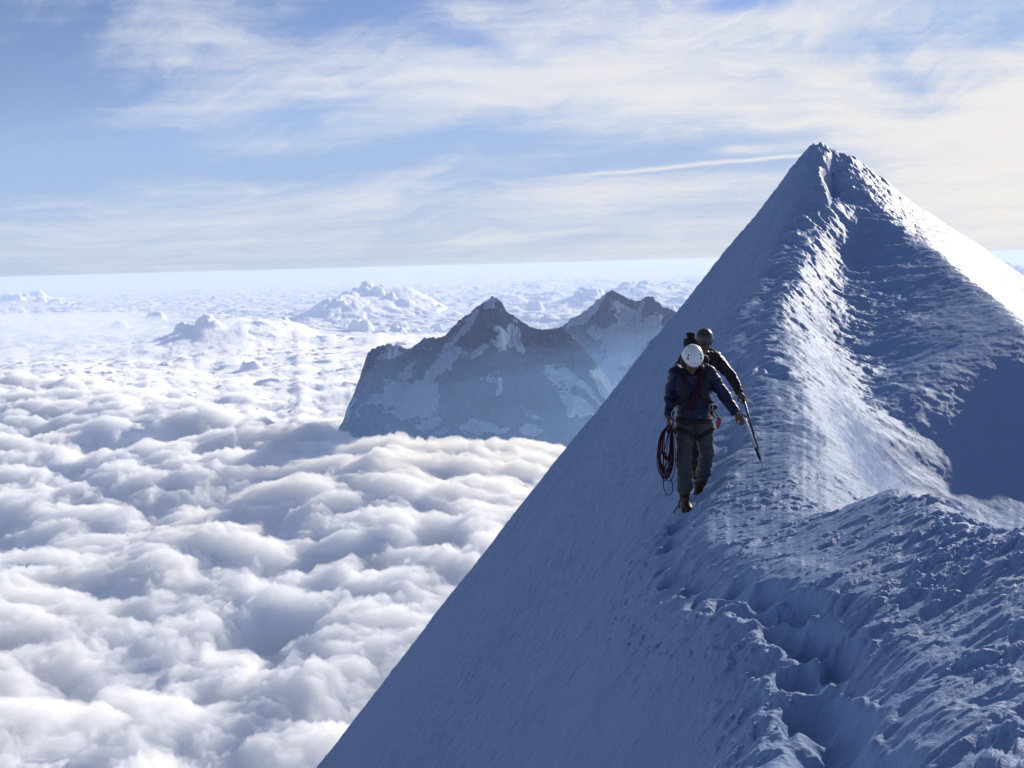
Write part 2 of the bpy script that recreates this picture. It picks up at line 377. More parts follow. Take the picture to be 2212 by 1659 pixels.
# long soft furrows slanting down the right flank
fu = billow((Xg * 0.8 + Yg * 0.5) * 0.45 + 0.3 * gn(Xg, Yg, 77), (Xg * 0.5 - Yg * 0.8) * 0.10, 2, 135, 0.4)
H += far * np.exp(-((sc_ + 1.3) / 1.2) ** 2) * 0.10 * scl * fu * (1 - sstep(Yg, 36, 44))
# trodden steps and holes along the trail
tr_ = (dR + 0.10 * gn(Xg, Yg, 9)) / scl
stepz = 0.5 + 0.8 * fbm(aR / (0.55 * scl), dR * 0.7 + 3, 3, 139, 0.5)
H += far * np.exp(-(tr_ / 0.20) ** 2) * (-0.04 - 0.06 * sstep(stepz, 0.3, 0.75)) * scl
H += far * np.exp(-((sR * dR / scl + 0.38) / 0.16) ** 2) * scl * (0.02 + 0.07 * fbm(Xg * 2.2, Yg * 2, 3, 141, 0.5))
for k, (px, d, rr, dep) in enumerate([(1668, 16.4, .19, .13), (1722, 23.5, .2, .12), (1712, 28, .22, .13), (1760, 38, .3, .2), (1740, 34, .22, .14), (1790, 41.5, .3, .2)]):
    p = at(px, 700, d); r = np.hypot((Xg - p.x) / rr, (Yg - p.y) / (rr * 2.4)) * (1 + 0.5 * gn(Xg * 2.5, Yg * 2.5, 300 + k))
    H += -dep * (1 - sstep(r, 0.4, 1.2)) + 0.25 * dep * np.exp(-((r - 1.4) / 0.3) ** 2)
# streaky sastrugi on the left flank of the crest next to the climbers
U2 = Xg * 0.93 - Yg * 0.36; V2 = Xg * 0.36 + Yg * 0.93
stk = fbm(U2 * 1.6 + 0.4 * gn(U2 * 2, V2 * 3, 6), V2 * 6.0, 4, 151, 0.5)
flank = far * np.exp(-((sc_ - 0.6) / 0.6) ** 2) * (1 - sstep(Yg, 26, 38))
H += flank * 0.032 * np.clip(stk, -0.4, 0.5) * np.clip(scl, 0.8, 1.3)
# right flank: small scalloped rime
H += far * np.exp(-((sc_ + 1.0) / 1.2) ** 2) * 0.022 * scl * fbm(Xg * 4.0, Yg * 3.6, 3, 161, 0.5)
# --- summit cap: rime blocks
sm = np.exp(-(((Xg - 14.2) / 1.4) ** 2 + ((Yg - 46) / 2.5) ** 2))
H += sm * 0.30 * fbm(Xg * 1.9, Yg * 1.1, 4, 171, 0.55)
# far right shoulder: fine crusted ripples
sh = sstep(gx * -1, 0.35, 0.6) * sstep(Yg, 22, 34) * sstep(Xg - 14.0, 0, 1.5)
H += sh * 0.09 * fbm(Xg * 2.4, Yg * 1.2, 4, 181, 0.5)
# bowl and left face: faint wind ripples
H += (1 - near) * 0.030 * fbm(Xg * 3, Yg * 1.6, 4, 191, 0.55)
H += left_face * 0.030 * fbm(Xg * 5.0 + Yg * 3.0, Yg * 7.0 - Xg * 2, 4, 201, 0.55) * np.clip(Yg / 8, 0.6, 2.5)
H += left_face * 0.13 * fbm(Xg * 0.5 + Yg * 0.5, Yg * 1.0, 3, 205) * sstep(Yg, 5, 12)
H += 0.004 * np.clip(Yg / 5, 0.6, 2) * fbm(Xg * 20 / np.clip(Yg / 5, 1, 3), Yg * 14 / np.clip(Yg / 5, 1, 3), 2, 211, 0.5) * (1 - 0.5 * left_face)
Zg = Z0 + H
#P1>
# ------------------------------------------------------------------ climbers
def J(cx, cy, d):
    """joint read off the enlarged photograph of the climbers, at forward distance d"""
    return at(1368 + cx * 0.2647, 684.1 + cy * 0.2647, d)
def mat(name, col, rough=0.7, spec=0.3, metal=0.0, nscale=30.0, namp=0.25, bump=0.002):
    m = bpy.data.materials.new(name); m.use_nodes = True; T = NT(m.node_tree)
    tc = T.n('ShaderNodeTexCoord').outputs['Object']
    n = T.noise(tc, nscale, 4, 0.6)
    c0 = tuple(max(0, c * (1 - namp)) for c in col); c1 = tuple(min(1, c * (1 + namp)) for c in col)
    bp = T.n('ShaderNodeBump', ins={'Strength': 0.7, 'Distance': 1.0, 'Height': T.m('MULTIPLY', n, bump * 2)})
    p = T.n('ShaderNodeBsdfPrincipled', ins={'Base Color': T.mix(n, c0, c1), 'Roughness': rough, 'Specular IOR Level': spec, 'Metallic': metal, 'Normal': bp.outputs[0]})
    T.n('ShaderNodeOutputMaterial', ins={'Surface': p.outputs[0]})
    return m
M = dict(skin=mat('skin', (0.11, 0.052, 0.030), 0.55), blue=mat('blue_fabric', (0.0035, 0.009, 0.036), 0.55, 0.35, 0, 14, 0.45, 0.004), black=mat('black_fabric', (0.007, 0.008, 0.010), 0.55, 0.35, 0, 14, 0.3, 0.004),
         grey=mat('grey_trousers', (0.045, 0.048, 0.053), 0.65, 0.3, 0, 16, 0.35, 0.004), darkt=mat('dark_trousers', (0.02, 0.02, 0.025), 0.8), boot=mat('boot_leather', (0.034, 0.012, 0.007), 0.6),
         boot2=mat('boot_brown', (0.06, 0.025, 0.012), 0.6), rub=mat('rubber', (0.01, 0.01, 0.01), 0.6), steel=mat('steel', (0.35, 0.36, 0.38), 0.35, 0.5, 0.9), white=mat('white_shell', (0.72, 0.73, 0.74), 0.35, 0.5, 0, 8, 0.04, 0.0),
         dshell=mat('dark_shell', (0.035, 0.038, 0.036), 0.3, 0.5, 0, 8, 0.2, 0.0), web=mat('webbing', (0.012, 0.012, 0.014), 0.7), rope=mat('rope_sheath', (0.055, 0.007, 0.015), 0.75, 0.2, 0, 400, 0.6),
         red=mat('red_plastic', (0.36, 0.025, 0.03), 0.45), hair=mat('hair', (0.03, 0.02, 0.012), 0.6), navy=mat('pack_fabric', (0.016, 0.014, 0.02), 0.8), maroon=mat('maroon_fabric', (0.06, 0.012, 0.02), 0.8),
         hole=mat('vent_dark', (0.012, 0.012, 0.014), 0.8), axe=mat('axe_shaft', (0.03, 0.032, 0.036), 0.4, 0.4, 0.3), alu=mat('alloy', (0.42, 0.44, 0.48), 0.35, 0.5, 0.8))
def orth(v, ref=Vector((0, 0, 1))):
    v = v.normalized(); s = v.cross(ref)
    if s.length < 1e-3: s = v.cross(Vector((1, 0, 0)))
    s.normalize(); return s, s.cross(v).normalized()
def ring_shell(bm, rings):
    """rings: list of lists of points; closes both ends"""
    vs = [[bm.verts.new(p) for p in r] for r in rings]; n = len(rings[0])
    for a, b in zip(vs[:-1], vs[1:]):
        for i in range(n): bm.faces.new((a[i], a[(i + 1) % n], b[(i + 1) % n], b[i]))
    bm.faces.new(vs[0][::-1]); bm.faces.new(vs[-1])
def capsule(bm, p0, r0, p1, r1, n=14, flat=1.0, side=None):
    p0 = Vector(p0); p1 = Vector(p1); ax = (p1 - p0)
    s, u = orth(ax) if side is None else (side.normalized(), None)
    if u is None: u = s.cross(ax.normalized()).normalized(); s = ax.normalized().cross(u).normalized()
    a = ax.normalized(); rings = []
    for k in range(5):
        t = math.pi / 2 * (1 - (k + 0.35) / 5.0); rings.append((p0 - a * r0 * math.sin(t), r0 * math.cos(t)))
    rings += [(p0, r0), (p0.lerp(p1, .5), (r0 + r1) / 2), (p1, r1)]
    for k in range(5):
        t = math.pi / 2 * ((k + 0.65) / 5.0); rings.append((p1 + a * r1 * math.sin(t), r1 * math.cos(t)))
    ring_shell(bm, [[c + (s * math.cos(2 * math.pi * i / n) + u * flat * math.sin(2 * math.pi * i / n)) * max(r, 0.001) for i in range(n)] for c, r in rings])
def ellipsoid(bm, c, rx, ry, rz, X=Vector((1, 0, 0)), Y=Vector((0, 1, 0)), Z=Vector((0, 0, 1)), n=16):
    rings = []
    for k in range(1, n - 1):
        t = math.pi * k / (n - 1); rings.append([Vector(c) + X * rx * math.sin(t) * math.cos(2 * math.pi * i / 18) + Y * ry * math.sin(t) * math.sin(2 * math.pi * i / 18) - Z * rz * math.cos(t) for i in range(18)])
    ring_shell(bm, rings)
def loft(bm, secs, n=20):
    """secs: (centre, X half vector, Y half vector)"""
    ring_shell(bm, [[Vector(c) + X * math.cos(2 * math.pi * i / n) + Y * math.sin(2 * math.pi * i / n) for i in range(n)] for c, X, Y in secs])
def link(name, bm, m, parent=None, smooth=True):
    bmesh.ops.recalc_face_normals(bm, faces=bm.faces)
    me = bpy.data.meshes.new(name); bm.to_mesh(me); bm.free()
    if smooth: me.polygons.foreach_set('use_smooth', np.ones(len(me.polygons), bool))
    for mm_ in (m if isinstance(m, list) else [m]): me.materials.append(mm_)
    o = bpy.data.objects.new(name, me); COL.objects.link(o)
    if parent: o.parent = parent
    return o
def melt(name, bm, m, parent=None, voxel=0.01, smooth=4, fold=0.0, fscale=12.0, fseed=1):
    """weld overlapping shapes into one continuous skin"""
    o = link(name, bm, m, None)
    md = o.modifiers.new('r', 'REMESH'); md.mode = 'VOXEL'; md.voxel_size = voxel; md.use_smooth_shade = True
    if smooth:
        s2 = o.modifiers.new('s', 'SMOOTH'); s2.factor = 0.5; s2.iterations = smooth
    dg = bpy.context.evaluated_depsgraph_get(); dg.update()
    me = bpy.data.meshes.new_from_object(o.evaluated_get(dg)); me.name = name
    o.modifiers.clear(); old = o.data; o.data = me; bpy.data.meshes.remove(old)
    if not me.materials: me.materials.append(m)
    me.polygons.foreach_set('use_smooth', np.ones(len(me.polygons), bool))
    if fold:
        nv = len(me.vertices); co = np.empty(nv * 3); me.vertices.foreach_get('co', co); co = co.reshape(-1, 3)
        no = np.empty(nv * 3, np.float32)
        me.vertices.foreach_get('normal', no); no = no.reshape(-1, 3)
        f = _gn(co[:, 0] * fscale + co[:, 1] * 5 + 0.7 * _gn(co[:, 0] * 9, co[:, 2] * 9, 3), co[:, 2] * fscale * 1.3 + co[:, 0] * fscale * 0.6, fseed) + 0.4 * _gn(co[:, 0] * fscale * 2.4, co[:, 2] * fscale * 3, fseed + 1)
        co = co + no * (fold * f)[:, None]
        me.vertices.foreach_set('co', co.astype(np.float32).ravel()); me.update()
    if parent: o.parent = parent
    return o
def tube(bm, pts_, r, n=7, closed=False):
    P = [Vector(p) for p in pts_]; N_ = len(P); rings = []
    s = None
    for i, p in enumerate(P):
        a = (P[(i + 1) % N_] if closed or i < N_ - 1 else p) - (P[i - 1] if closed or i > 0 else p)
        a.normalize()
        if s is None: s, u = orth(a)
        else:
            s = (s - a * s.dot(a)).normalized(); u = s.cross(a).normalized()
        u = a.cross(s)
        rings.append([bm.verts.new(p + (s * math.cos(2 * math.pi * k / n) + u * math.sin(2 * math.pi * k / n)) * r) for k in range(n)])
    for i in range(N_ if closed else N_ - 1):
        a, b = rings[i], rings[(i + 1) % N_]
        for k in range(n): bm.faces.new((a[k], a[(k + 1) % n], b[(k + 1) % n], b[k]))
    if not closed: bm.faces.new(rings[0][::-1]); bm.faces.new(rings[-1])
def band(bm, pts_, W, hw, ht, closed=False):
    """flat webbing: W gives the direction of its width"""
    P = [Vector(p) for p in pts_]; N_ = len(P); rings = []
    for i, p in enumerate(P):
        a = ((P[(i + 1) % N_] if closed or i < N_ - 1 else p) - (P[i - 1] if closed or i > 0 else p)).normalized()
        w_ = (W - a * W.dot(a)).normalized(); t_ = a.cross(w_)
        rings.append([bm.verts.new(p + w_ * x_ * hw + t_ * y_ * ht) for x_, y_ in ((-1, -.4), (-.85, -1), (.85, -1), (1, -.4), (1, .4), (.85, 1), (-.85, 1), (-1, .4))])
    for i in range(N_ if closed else N_ - 1):
        a, b = rings[i], rings[(i + 1) % N_]
        for k in range(8): bm.faces.new((a[k], a[(k + 1) % 8], b[(k + 1) % 8], b[k]))
    if not closed: bm.faces.new(rings[0][::-1]); bm.faces.new(rings[-1])
def spline(cps, n=10, closed=False):
    P = [Vector(c) for c in cps]; L = len(P); out = []
    rng = range(L if closed else L - 1)
    for i in rng:
        p0 = P[(i - 1) % L] if closed or i > 0 else P[0]; p1 = P[i]; p2 = P[(i + 1) % L]; p3 = P[(i + 2) % L] if closed or i + 2 < L else P[-1]
        for k in range(n):
            t = k / n; out.append(0.5 * ((2 * p1) + (p2 - p0) * t + (2 * p0 - 5 * p1 + 4 * p2 - p3) * t * t + (3 * p1 - p0 - 3 * p2 + p3) * t ** 3))
    if not closed: out.append(P[-1])
    return out
def rbox(bm, c, X, Y, Z, bev=0.25):
    """rounded box from half vectors"""
    secs = []
    for t, k in ((-1, .55), (-.93, .82), (-.75, .97), (0, 1.03), (.75, .97), (.93, .82), (1, .55)):
        ring = []
        for i in range(20):
            a = 2 * math.pi * i / 20; ca_, sa_2 = math.cos(a), math.sin(a)
            q = (abs(ca_) ** 4 + abs(sa_2) ** 4) ** 0.25
            ring.append(Vector(c) + Z * t + (X * ca_ / q + Y * sa_2 / q) * k)
        secs.append(ring)
    ring_shell(bm, secs)

def hand(bm, wrist, knuck, palm_n, thumb_side, grip=True, curl=None):
    """palm and five curled fingers closing round a shaft that runs along the knuckles"""
    wrist = Vector(wrist); knuck = Vector(knuck); a = (knuck - wrist).normalized(); L = (knuck - wrist).length
    n = palm_n.normalized(); n = (n - a * n.dot(a)).normalized(); s = thumb_side.normalized(); s = (s - a * s.dot(a) - n * s.dot(n)).normalized()
    capsule(bm, wrist, 0.027, wrist.lerp(knuck, 0.35), 0.032, 12, 0.7, s)
    for k in (-1, 0, 1): capsule(bm, wrist.lerp(knuck, 0.25) + s * 0.016 * k, 0.016, knuck + s * 0.024 * k - a * 0.008, 0.014, 10)
    for k, (off, l) in enumerate(((0.031, .88), (0.011, 1.0), (-0.010, .93), (-0.030, .74))):
        b0 = knuck + s * off; r = 0.0105 - 0.0007 * k
        b1 = b0 + (a * 0.75 + n * 0.66).normalized() * 0.040 * l
        b2 = b1 + (a * -0.25 + n * 1.0).normalized() * 0.028 * l
        b3 = b2 + (a * -0.95 + n * 0.15).normalized() * 0.022 * l
        capsule(bm, b0, r, b1, r, 9); capsule(bm, b1, r * .98, b2, r * .92, 9); capsule(bm, b2, r * .92, b3, r * .8, 9)
    t0 = wrist.lerp(knuck, 0.35) + s * 0.026 + n * 0.006; t1 = t0 + (s * 0.55 + a * 0.6 + n * 0.55).normalized() * 0.036; t2 = t1 + (a * 0.5 + n * 0.8 - s * 0.25).normalized() * 0.030
    capsule(bm, t0, 0.0145, t1, 0.012, 9); capsule(bm, t1, 0.012, t2, 0.010, 9)

def head(bm, c, up, fw, k=1.0):
    rt = fw.cross(up).normalized()
    ellipsoid(bm, c + up * 0.02 * k, 0.075 * k, 0.095 * k, 0.105 * k, rt, fw, up)
    ellipsoid(bm, c + fw * 0.028 * k - up * 0.045 * k, 0.058 * k, 0.060 * k, 0.068 * k, rt, fw, up)       # jaw
    ellipsoid(bm, c + fw * 0.072 * k - up * 0.098 * k, 0.026 * k, 0.020 * k, 0.018 * k, rt, fw, up)        # chin
    capsule(bm, c + fw * 0.085 * k + up * 0.012 * k, 0.009 * k, c + fw * 0.108 * k - up * 0.028 * k, 0.013 * k)  # nose
    for s in (-1, 1):
        ellipsoid(bm, c + fw * 0.080 * k - up * 0.030 * k + rt * s * 0.034 * k, 0.020 * k, 0.016 * k, 0.018 * k, rt, fw, up)   # cheek
        ellipsoid(bm, c + fw * 0.083 * k + up * 0.022 * k + rt * s * 0.028 * k, 0.022 * k, 0.010 * k, 0.007 * k, rt, fw, up)   # brow
        ellipsoid(bm, c + rt * s * 0.078 * k - up * 0.012 * k, 0.008 * k, 0.018 * k, 0.030 * k, rt, fw, up)                    # ear
    for dz, rr in ((-0.056, .006), (-0.066, .0075)): capsule(bm, c + fw * 0.088 * k + up * dz * k - rt * 0.018 * k, rr * k, c + fw * 0.088 * k + up * dz * k + rt * 0.018 * k, rr * k)   # lips

def helmet(c, up, fw, m, parent, label, vents=True):
    rt = fw.cross(up).normalized(); bm = bmesh.new(); n = 40; rings = []
    def P(t, a, off=0.0):
        ca_, sa_2 = math.cos(a), math.sin(a); ry = 0.128 if sa_2 > 0 else 0.122
        lobe = 1 + 0.018 * math.cos(2 * a) + 0.012 * math.cos(4 * a) * math.sin(t)
        return c + rt * (0.101 + off) * math.sin(t) * ca_ * lobe + fw * (ry + off) * math.sin(t) * sa_2 * lobe + up * (0.118 + off) * math.cos(t)
    tmax = lambda a: math.pi * (0.50 + 0.05 * math.cos(2 * a) * -1 + 0.03)
    K = 16
    for k in range(1, K + 1): rings.append([P(tmax(2 * math.pi * i / n) * k / K, 2 * math.pi * i / n, 0.004 if k == K else 0) for i in range(n)])
    rings.append([P(tmax(2 * math.pi * i / n), 2 * math.pi * i / n, -0.012) for i in range(n)])
    for k in range(K - 1, 0, -1): rings.append([P(tmax(2 * math.pi * i / n) * k / K, 2 * math.pi * i / n, -0.014) for i in range(n)])
    ring_shell(bm, rings)
    o = link('helmet', bm, m, parent)
    if label: o['label'] = label
    def vent(t, a, h, w_):
        b = bmesh.new(); lo = [P(t + h * y_, a + w_ * x_, 0.0025) for x_, y_ in ((-.5, -1), (.5, -.8), (.9, 0), (.3, 1), (-.6, .9), (-.9, 0))]
        hi = [P(t + h * y_, a + w_ * x_, -0.004) for x_, y_ in ((-.5, -1), (.5, -.8), (.9, 0), (.3, 1), (-.6, .9), (-.9, 0))]
        ring_shell(b, [hi, lo]); return link('vent', b, M['hole'], o, False)
    if vents:
        for s in (-1, 1):
            vent(0.92, math.pi / 2 + s * 0.86, 0.085, 0.10); vent(1.17, math.pi / 2 + s * 0.78, 0.10, 0.11)
            vent(0.8, -math.pi / 2 + s * 0.6, 0.08, 0.12); vent(1.12, -math.pi / 2 + s * 0.6, 0.08, 0.10)
    else:
        for s in (-1.6, -0.55, 0.55, 1.6): vent(0.75, math.pi / 2 + s * 0.42, 0.16, 0.07)
    b = bmesh.new(); tube(b, [P(1.40, math.pi / 2 + 0.02 + 0.05 * i, 0.002) for i in range(4)], 0.0022); link('emblem', b, M['alu'] if not vents else M['hole'], o)
    b = bmesh.new()
    tube(b, spline([c + rt * s * q for s, q in ((1, 0.094),)] + [c + rt * 0.082 - up * 0.06 + fw * 0.01, c + rt * 0.045 - up * 0.115 + fw * 0.045, c - up * 0.135 + fw * 0.055, c - rt * 0.045 - up * 0.115 + fw * 0.045, c - rt * 0.082 - up * 0.06 + fw * 0.01, c - rt * 0.094]), 0.006)
    link('chin_strap', b, M['web'], o)
    return o
def crampon(sole_c, fw, up, rt, parent):
    b = bmesh.new()
    for s in (-1, 1):
        tube(b, [sole_c + rt * s * 0.034 - fw * 0.10, sole_c + rt * s * 0.030, sole_c + rt * s * 0.040 + fw * 0.06, sole_c + rt * s * 0.022 + fw * 0.125], 0.004, 6)
        for q in (-0.10, -0.05, 0.03, 0.07, 0.11):
            p = sole_c + rt * s * 0.036 + fw * q; capsule(b, p, 0.0055, p - up * 0.032 + rt * s * 0.003, 0.0012, 6)
        p = sole_c + rt * s * 0.020 + fw * 0.12; capsule(b, p, 0.0055, p + fw * 0.035 - up * 0.012, 0.0012, 6)
    for q in (-0.07, 0.05): tube(b, [sole_c - rt * 0.036 + fw * q, sole_c + rt * 0.036 + fw * q], 0.004, 6)
    o = link('crampon', b, M['steel'], parent)
    for q, h in ((0.06, 0.075), (-0.085, 0.11)):
        b = bmesh.new()
        tube(b, spline([sole_c + rt * 0.045 + fw * q, sole_c + rt * 0.052 + fw * q + up * h * 0.6, sole_c + fw * q + up * (h + 0.012), sole_c - rt * 0.052 + fw * q + up * h * 0.6, sole_c - rt * 0.045 + fw * q], 6), 0.0055, 6)
        link('crampon_strap', b, M['web'], o)
def boot(ankle, sole_c, fw, up, m, parent):
    rt = fw.cross(up).normalized(); b = bmesh.new()
    capsule(b, ankle + up * 0.07, 0.060, ankle - up * 0.01, 0.052, 14)
    capsule(b, sole_c - fw * 0.075 + up * 0.055, 0.046, sole_c + fw * 0.01 + up * 0.062, 0.050, 14)
    capsule(b, sole_c + up * 0.06, 0.050, sole_c + fw * 0.095 + up * 0.042, 0.042, 14)
    capsule(b, ankle, 0.052, sole_c - fw * 0.05 + up * 0.05, 0.048, 14)
    o = melt('boot', b, m, parent, 0.009, 3, 0.002, 40)
    b = bmesh.new(); sec = []
    for h in (0.0, 0.024):
        sec.append([sole_c + up * h + rt * (0.047 - 0.01 * (abs(q) ** 2)) * math.cos(a) + fw * (0.138 * math.sin(a) + 0.008) for a in [2 * math.pi * i / 24 for i in range(24)] for q in (math.sin(a),)])
    ring_shell(b, sec); link('sole', b, M['rub'], o)
    b = bmesh.new()
    for k in range(5):
        c_ = ankle.lerp(sole_c + fw * 0.07 + up * 0.085, k / 5.0) + fw * (0.052 - 0.008 * k); tube(b, [c_ - rt * 0.026, c_ + rt * 0.026], 0.003, 5)
    link('laces', b, M['web'], o)
    crampon(sole_c - up * 0.004, fw, up, rt, o)
    return o
def cara(bm, c, X, Y, k=1.0):
    tube(bm, spline([c + Y * 0.045 * k, c + X * 0.022 * k + Y * 0.025 * k, c + X * 0.018 * k - Y * 0.03 * k, c - Y * 0.042 * k, c - X * 0.02 * k - Y * 0.02 * k, c - X * 0.016 * k + Y * 0.03 * k], 5, True), 0.0045 * k, 6, True)
UP = Vector((0, 0, 1)); RT = Vector((1, 0, 0)); FW = Vector((0, -1, 0))     # the climbers walk towards us

def climber(p, jm, tm, bm_, label, kneelab, hm, vents, hl):
    nb, hc, up, fw = p['neck'], p['head'], p['hup'].normalized(), p['hfw'].normalized()
    # body: one continuous skin from head to feet, hands with fingers
    b = bmesh.new(); head(b, hc, up, fw)
    capsule(b, nb, 0.058, hc - up * 0.06 - fw * 0.015, 0.052)
    ch, wa = p['chest'], p['waist']
    loft(b, [(nb + UP * 0.00, RT * 0.06, FW * 0.05), (nb.lerp(ch, .3), RT * 0.15, FW * 0.085), (ch, RT * 0.155, FW * 0.105), (ch.lerp(wa, .6), RT * 0.135, FW * 0.095), (wa, RT * 0.135, FW * 0.09), (wa - UP * 0.12, RT * 0.13, FW * 0.09)])
    for s in ('R', 'L'):
        capsule(b, nb.lerp(p['sh' + s], .4), 0.05, p['sh' + s], 0.055); capsule(b, p['sh' + s], 0.05, p['el' + s], 0.040); capsule(b, p['el' + s], 0.040, p['wr' + s], 0.027)
        capsule(b, p['hip' + s], 0.085, p['kn' + s], 0.058); capsule(b, p['kn' + s], 0.055, p['an' + s], 0.038); capsule(b, p['an' + s], 0.04, p['so' + s] + p['ffw' + s] * 0.08 + UP * 0.05, 0.03)
        sd = 1 if s == 'L' else -1
        hand(b, p['wr' + s], p['hd' + s], p['pn' + s], p['ts' + s])
    o = melt('person', b, M['skin'], None, 0.0075, 2)
    tag(o, label, 'person')
    # jacket
    b = bmesh.new()
    loft(b, [(nb + UP * 0.045 + FW * 0.01, RT * 0.062, FW * 0.058), (nb + UP * 0.0, RT * 0.095, FW * 0.075), (nb.lerp(ch, .28), RT * 0.185, FW * 0.115), (ch, RT * 0.187, FW * 0.14), (ch.lerp(wa, .5), RT * 0.172, FW * 0.135), (wa + UP * 0.03, RT * 0.172, FW * 0.125), (wa - UP * 0.03, RT * 0.165, FW * 0.12), (wa - UP * 0.085, RT * 0.175, FW * 0.13)])
    for s in ('R', 'L'):
        sh, el, wr = p['sh' + s], p['el' + s], p['wr' + s]
        capsule(b, nb.lerp(sh, .45) - UP * 0.02, 0.075, sh, 0.076); capsule(b, sh, 0.075, el, 0.062)
        capsule(b, el, 0.062, el.lerp(wr, 0.88), 0.047); capsule(b, sh.lerp(ch, .4), 0.085, el.lerp(sh, .6), 0.062)
    j = melt('jacket', b, jm, o, 0.010, 3, 0.012, 13, 11)
    b = bmesh.new()
    tube(b, [nb + UP * 0.05 + RT * 0.066 * math.cos(a) + FW * (0.012 + 0.062 * math.sin(a)) for a in [2 * math.pi * i / 20 for i in range(20)]], 0.016, 8, True); link('collar', b, jm, j)
    for s in ('R', 'L'):
        el, wr = p['el' + s], p['wr' + s]; a = (wr - el).normalized(); u, v = orth(a); c_ = el.lerp(wr, .93); b = bmesh.new()
        tube(b, [c_ + (u * math.cos(t) + v * math.sin(t)) * 0.040 for t in [2 * math.pi * i / 16 for i in range(16)]], 0.011, 8, True); link('cuff', b, jm, j)
    # trousers
    b = bmesh.new()
    loft(b, [(wa + UP * 0.02, RT * 0.15, FW * 0.11), (wa - UP * 0.06, RT * 0.165, FW * 0.12), ((p['hipR'] + p['hipL']) / 2 - UP * 0.04, RT * 0.175, FW * 0.125), ((p['hipR'] + p['hipL']) / 2 - UP * 0.10, RT * 0.12, FW * 0.10)])
    for s in ('R', 'L'):
        hp, kn, an = p['hip' + s], p['kn' + s], p['an' + s]
        capsule(b, hp, 0.098, kn, 0.077); capsule(b, kn, 0.077, kn.lerp(an, .55), 0.075); capsule(b, kn.lerp(an, .5), 0.074, kn.lerp(an, p['hem' + s]), 0.083)
    t = melt('trousers', b, tm, o, 0.010, 3, 0.013, 12, 23)
    if kneelab:
        c_ = p['knL'] + FW * 0.078 + UP * 0.05; b = bmesh.new(); ellipsoid(b, c_, 0.018, 0.008, 0.020); link('knee_stain', b, M['boot2'], t)
    for s in ('R', 'L'): boot(p['an' + s], p['so' + s], p['ffw' + s].normalized(), p['fup' + s].normalized(), bm_, o)
    helmet(hc + up * 0.048, up, fw, hm, o, hl, vents)
    rt = fw.cross(up).normalized(); b = bmesh.new()
    ellipsoid(b, hc + up * 0.01 - fw * 0.015, 0.084, 0.093, 0.085, rt, fw, up); h_ = link('hair', b, M['hair'], o)
    # eyes
    for s in (-1, 1):
        b = bmesh.new(); ellipsoid(b, hc + fw * 0.084 + up * 0.004 + rt * s * 0.030, 0.012, 0.007, 0.006, rt, fw, up)
        link('eye', b, M['hole'], o)
    # harness: waist belt, leg loops, tie-in loop
    b = bmesh.new()
    band(b, [wa - UP * (0.075 + 0.012 * math.sin(a)) + RT * 0.184 * math.cos(a) + FW * 0.137 * math.sin(a) for a in [2 * math.pi * i / 28 for i in range(28)]], UP, 0.024, 0.007, True)
    hr = link('harness', b, M['web'], o)
    b = bmesh.new(); hips = (p['hipR'] + p['hipL']) / 2
    tube(b, spline([wa - UP * 0.07 + FW * 0.15, wa - UP * 0.12 + FW * 0.16, hips - UP * 0.10 + FW * 0.125, hips - UP * 0.13 + FW * 0.06]), 0.011, 8); link('belay_loop', b, M['maroon'], hr)
    for s in ('R', 'L'):
        hp, kn = p['hip' + s], p['kn' + s]; a = (kn - hp).normalized(); u, v = orth(a); c_ = hp.lerp(kn, .33); b = bmesh.new(); sd = 1 if s == 'L' else -1
        band(b, [c_ + (u * math.cos(t_) + v * math.sin(t_)) * 0.104 + UP * 0.45 * sd * (u * math.cos(t_) + v * math.sin(t_)).dot(RT) * 0.103 for t_ in [2 * math.pi * i / 24 for i in range(24)]], a, 0.018, 0.006, True)
        link('leg_loop', b, M['web'], hr)
    return o
def backpack(c, X, Y, Z, label, shR, shL, ch, wa, lid=True, m='navy'):
    b = bmesh.new(); rbox(b, c, X, Y, Z); o = melt('backpack', b, M[m], None, 0.012, 2, 0.006, 14, 5)
    tag(o, label, 'backpack', None)
    b = bmesh.new(); rbox(b, c + Z * 1.02 + Y * -0.1, X * 0.92, Y * 0.95, UP * 0.065); link('lid', b, M[m], o)
    for sh, s in ((shR, -1), (shL, 1)):
        b = bmesh.new(); pts_ = spline([c + Z * 0.82 + X * 0.5 * s - Y * 0.6, sh.lerp(ch, .12) + UP * 0.088, sh.lerp(ch, .33) + FW * 0.135 + UP * -0.01, sh.lerp(ch, .5) + FW * 0.165 - UP * 0.14, (ch.lerp(wa, .65)) + RT * s * 0.178 + FW * 0.06, c - Z * 0.7 + X * 0.8 * s], 8)
        band(b, pts_, (RT + UP * 0.3 * s).normalized(), 0.026, 0.006)
        link('shoulder_strap', b, M['web'], o)
    return o

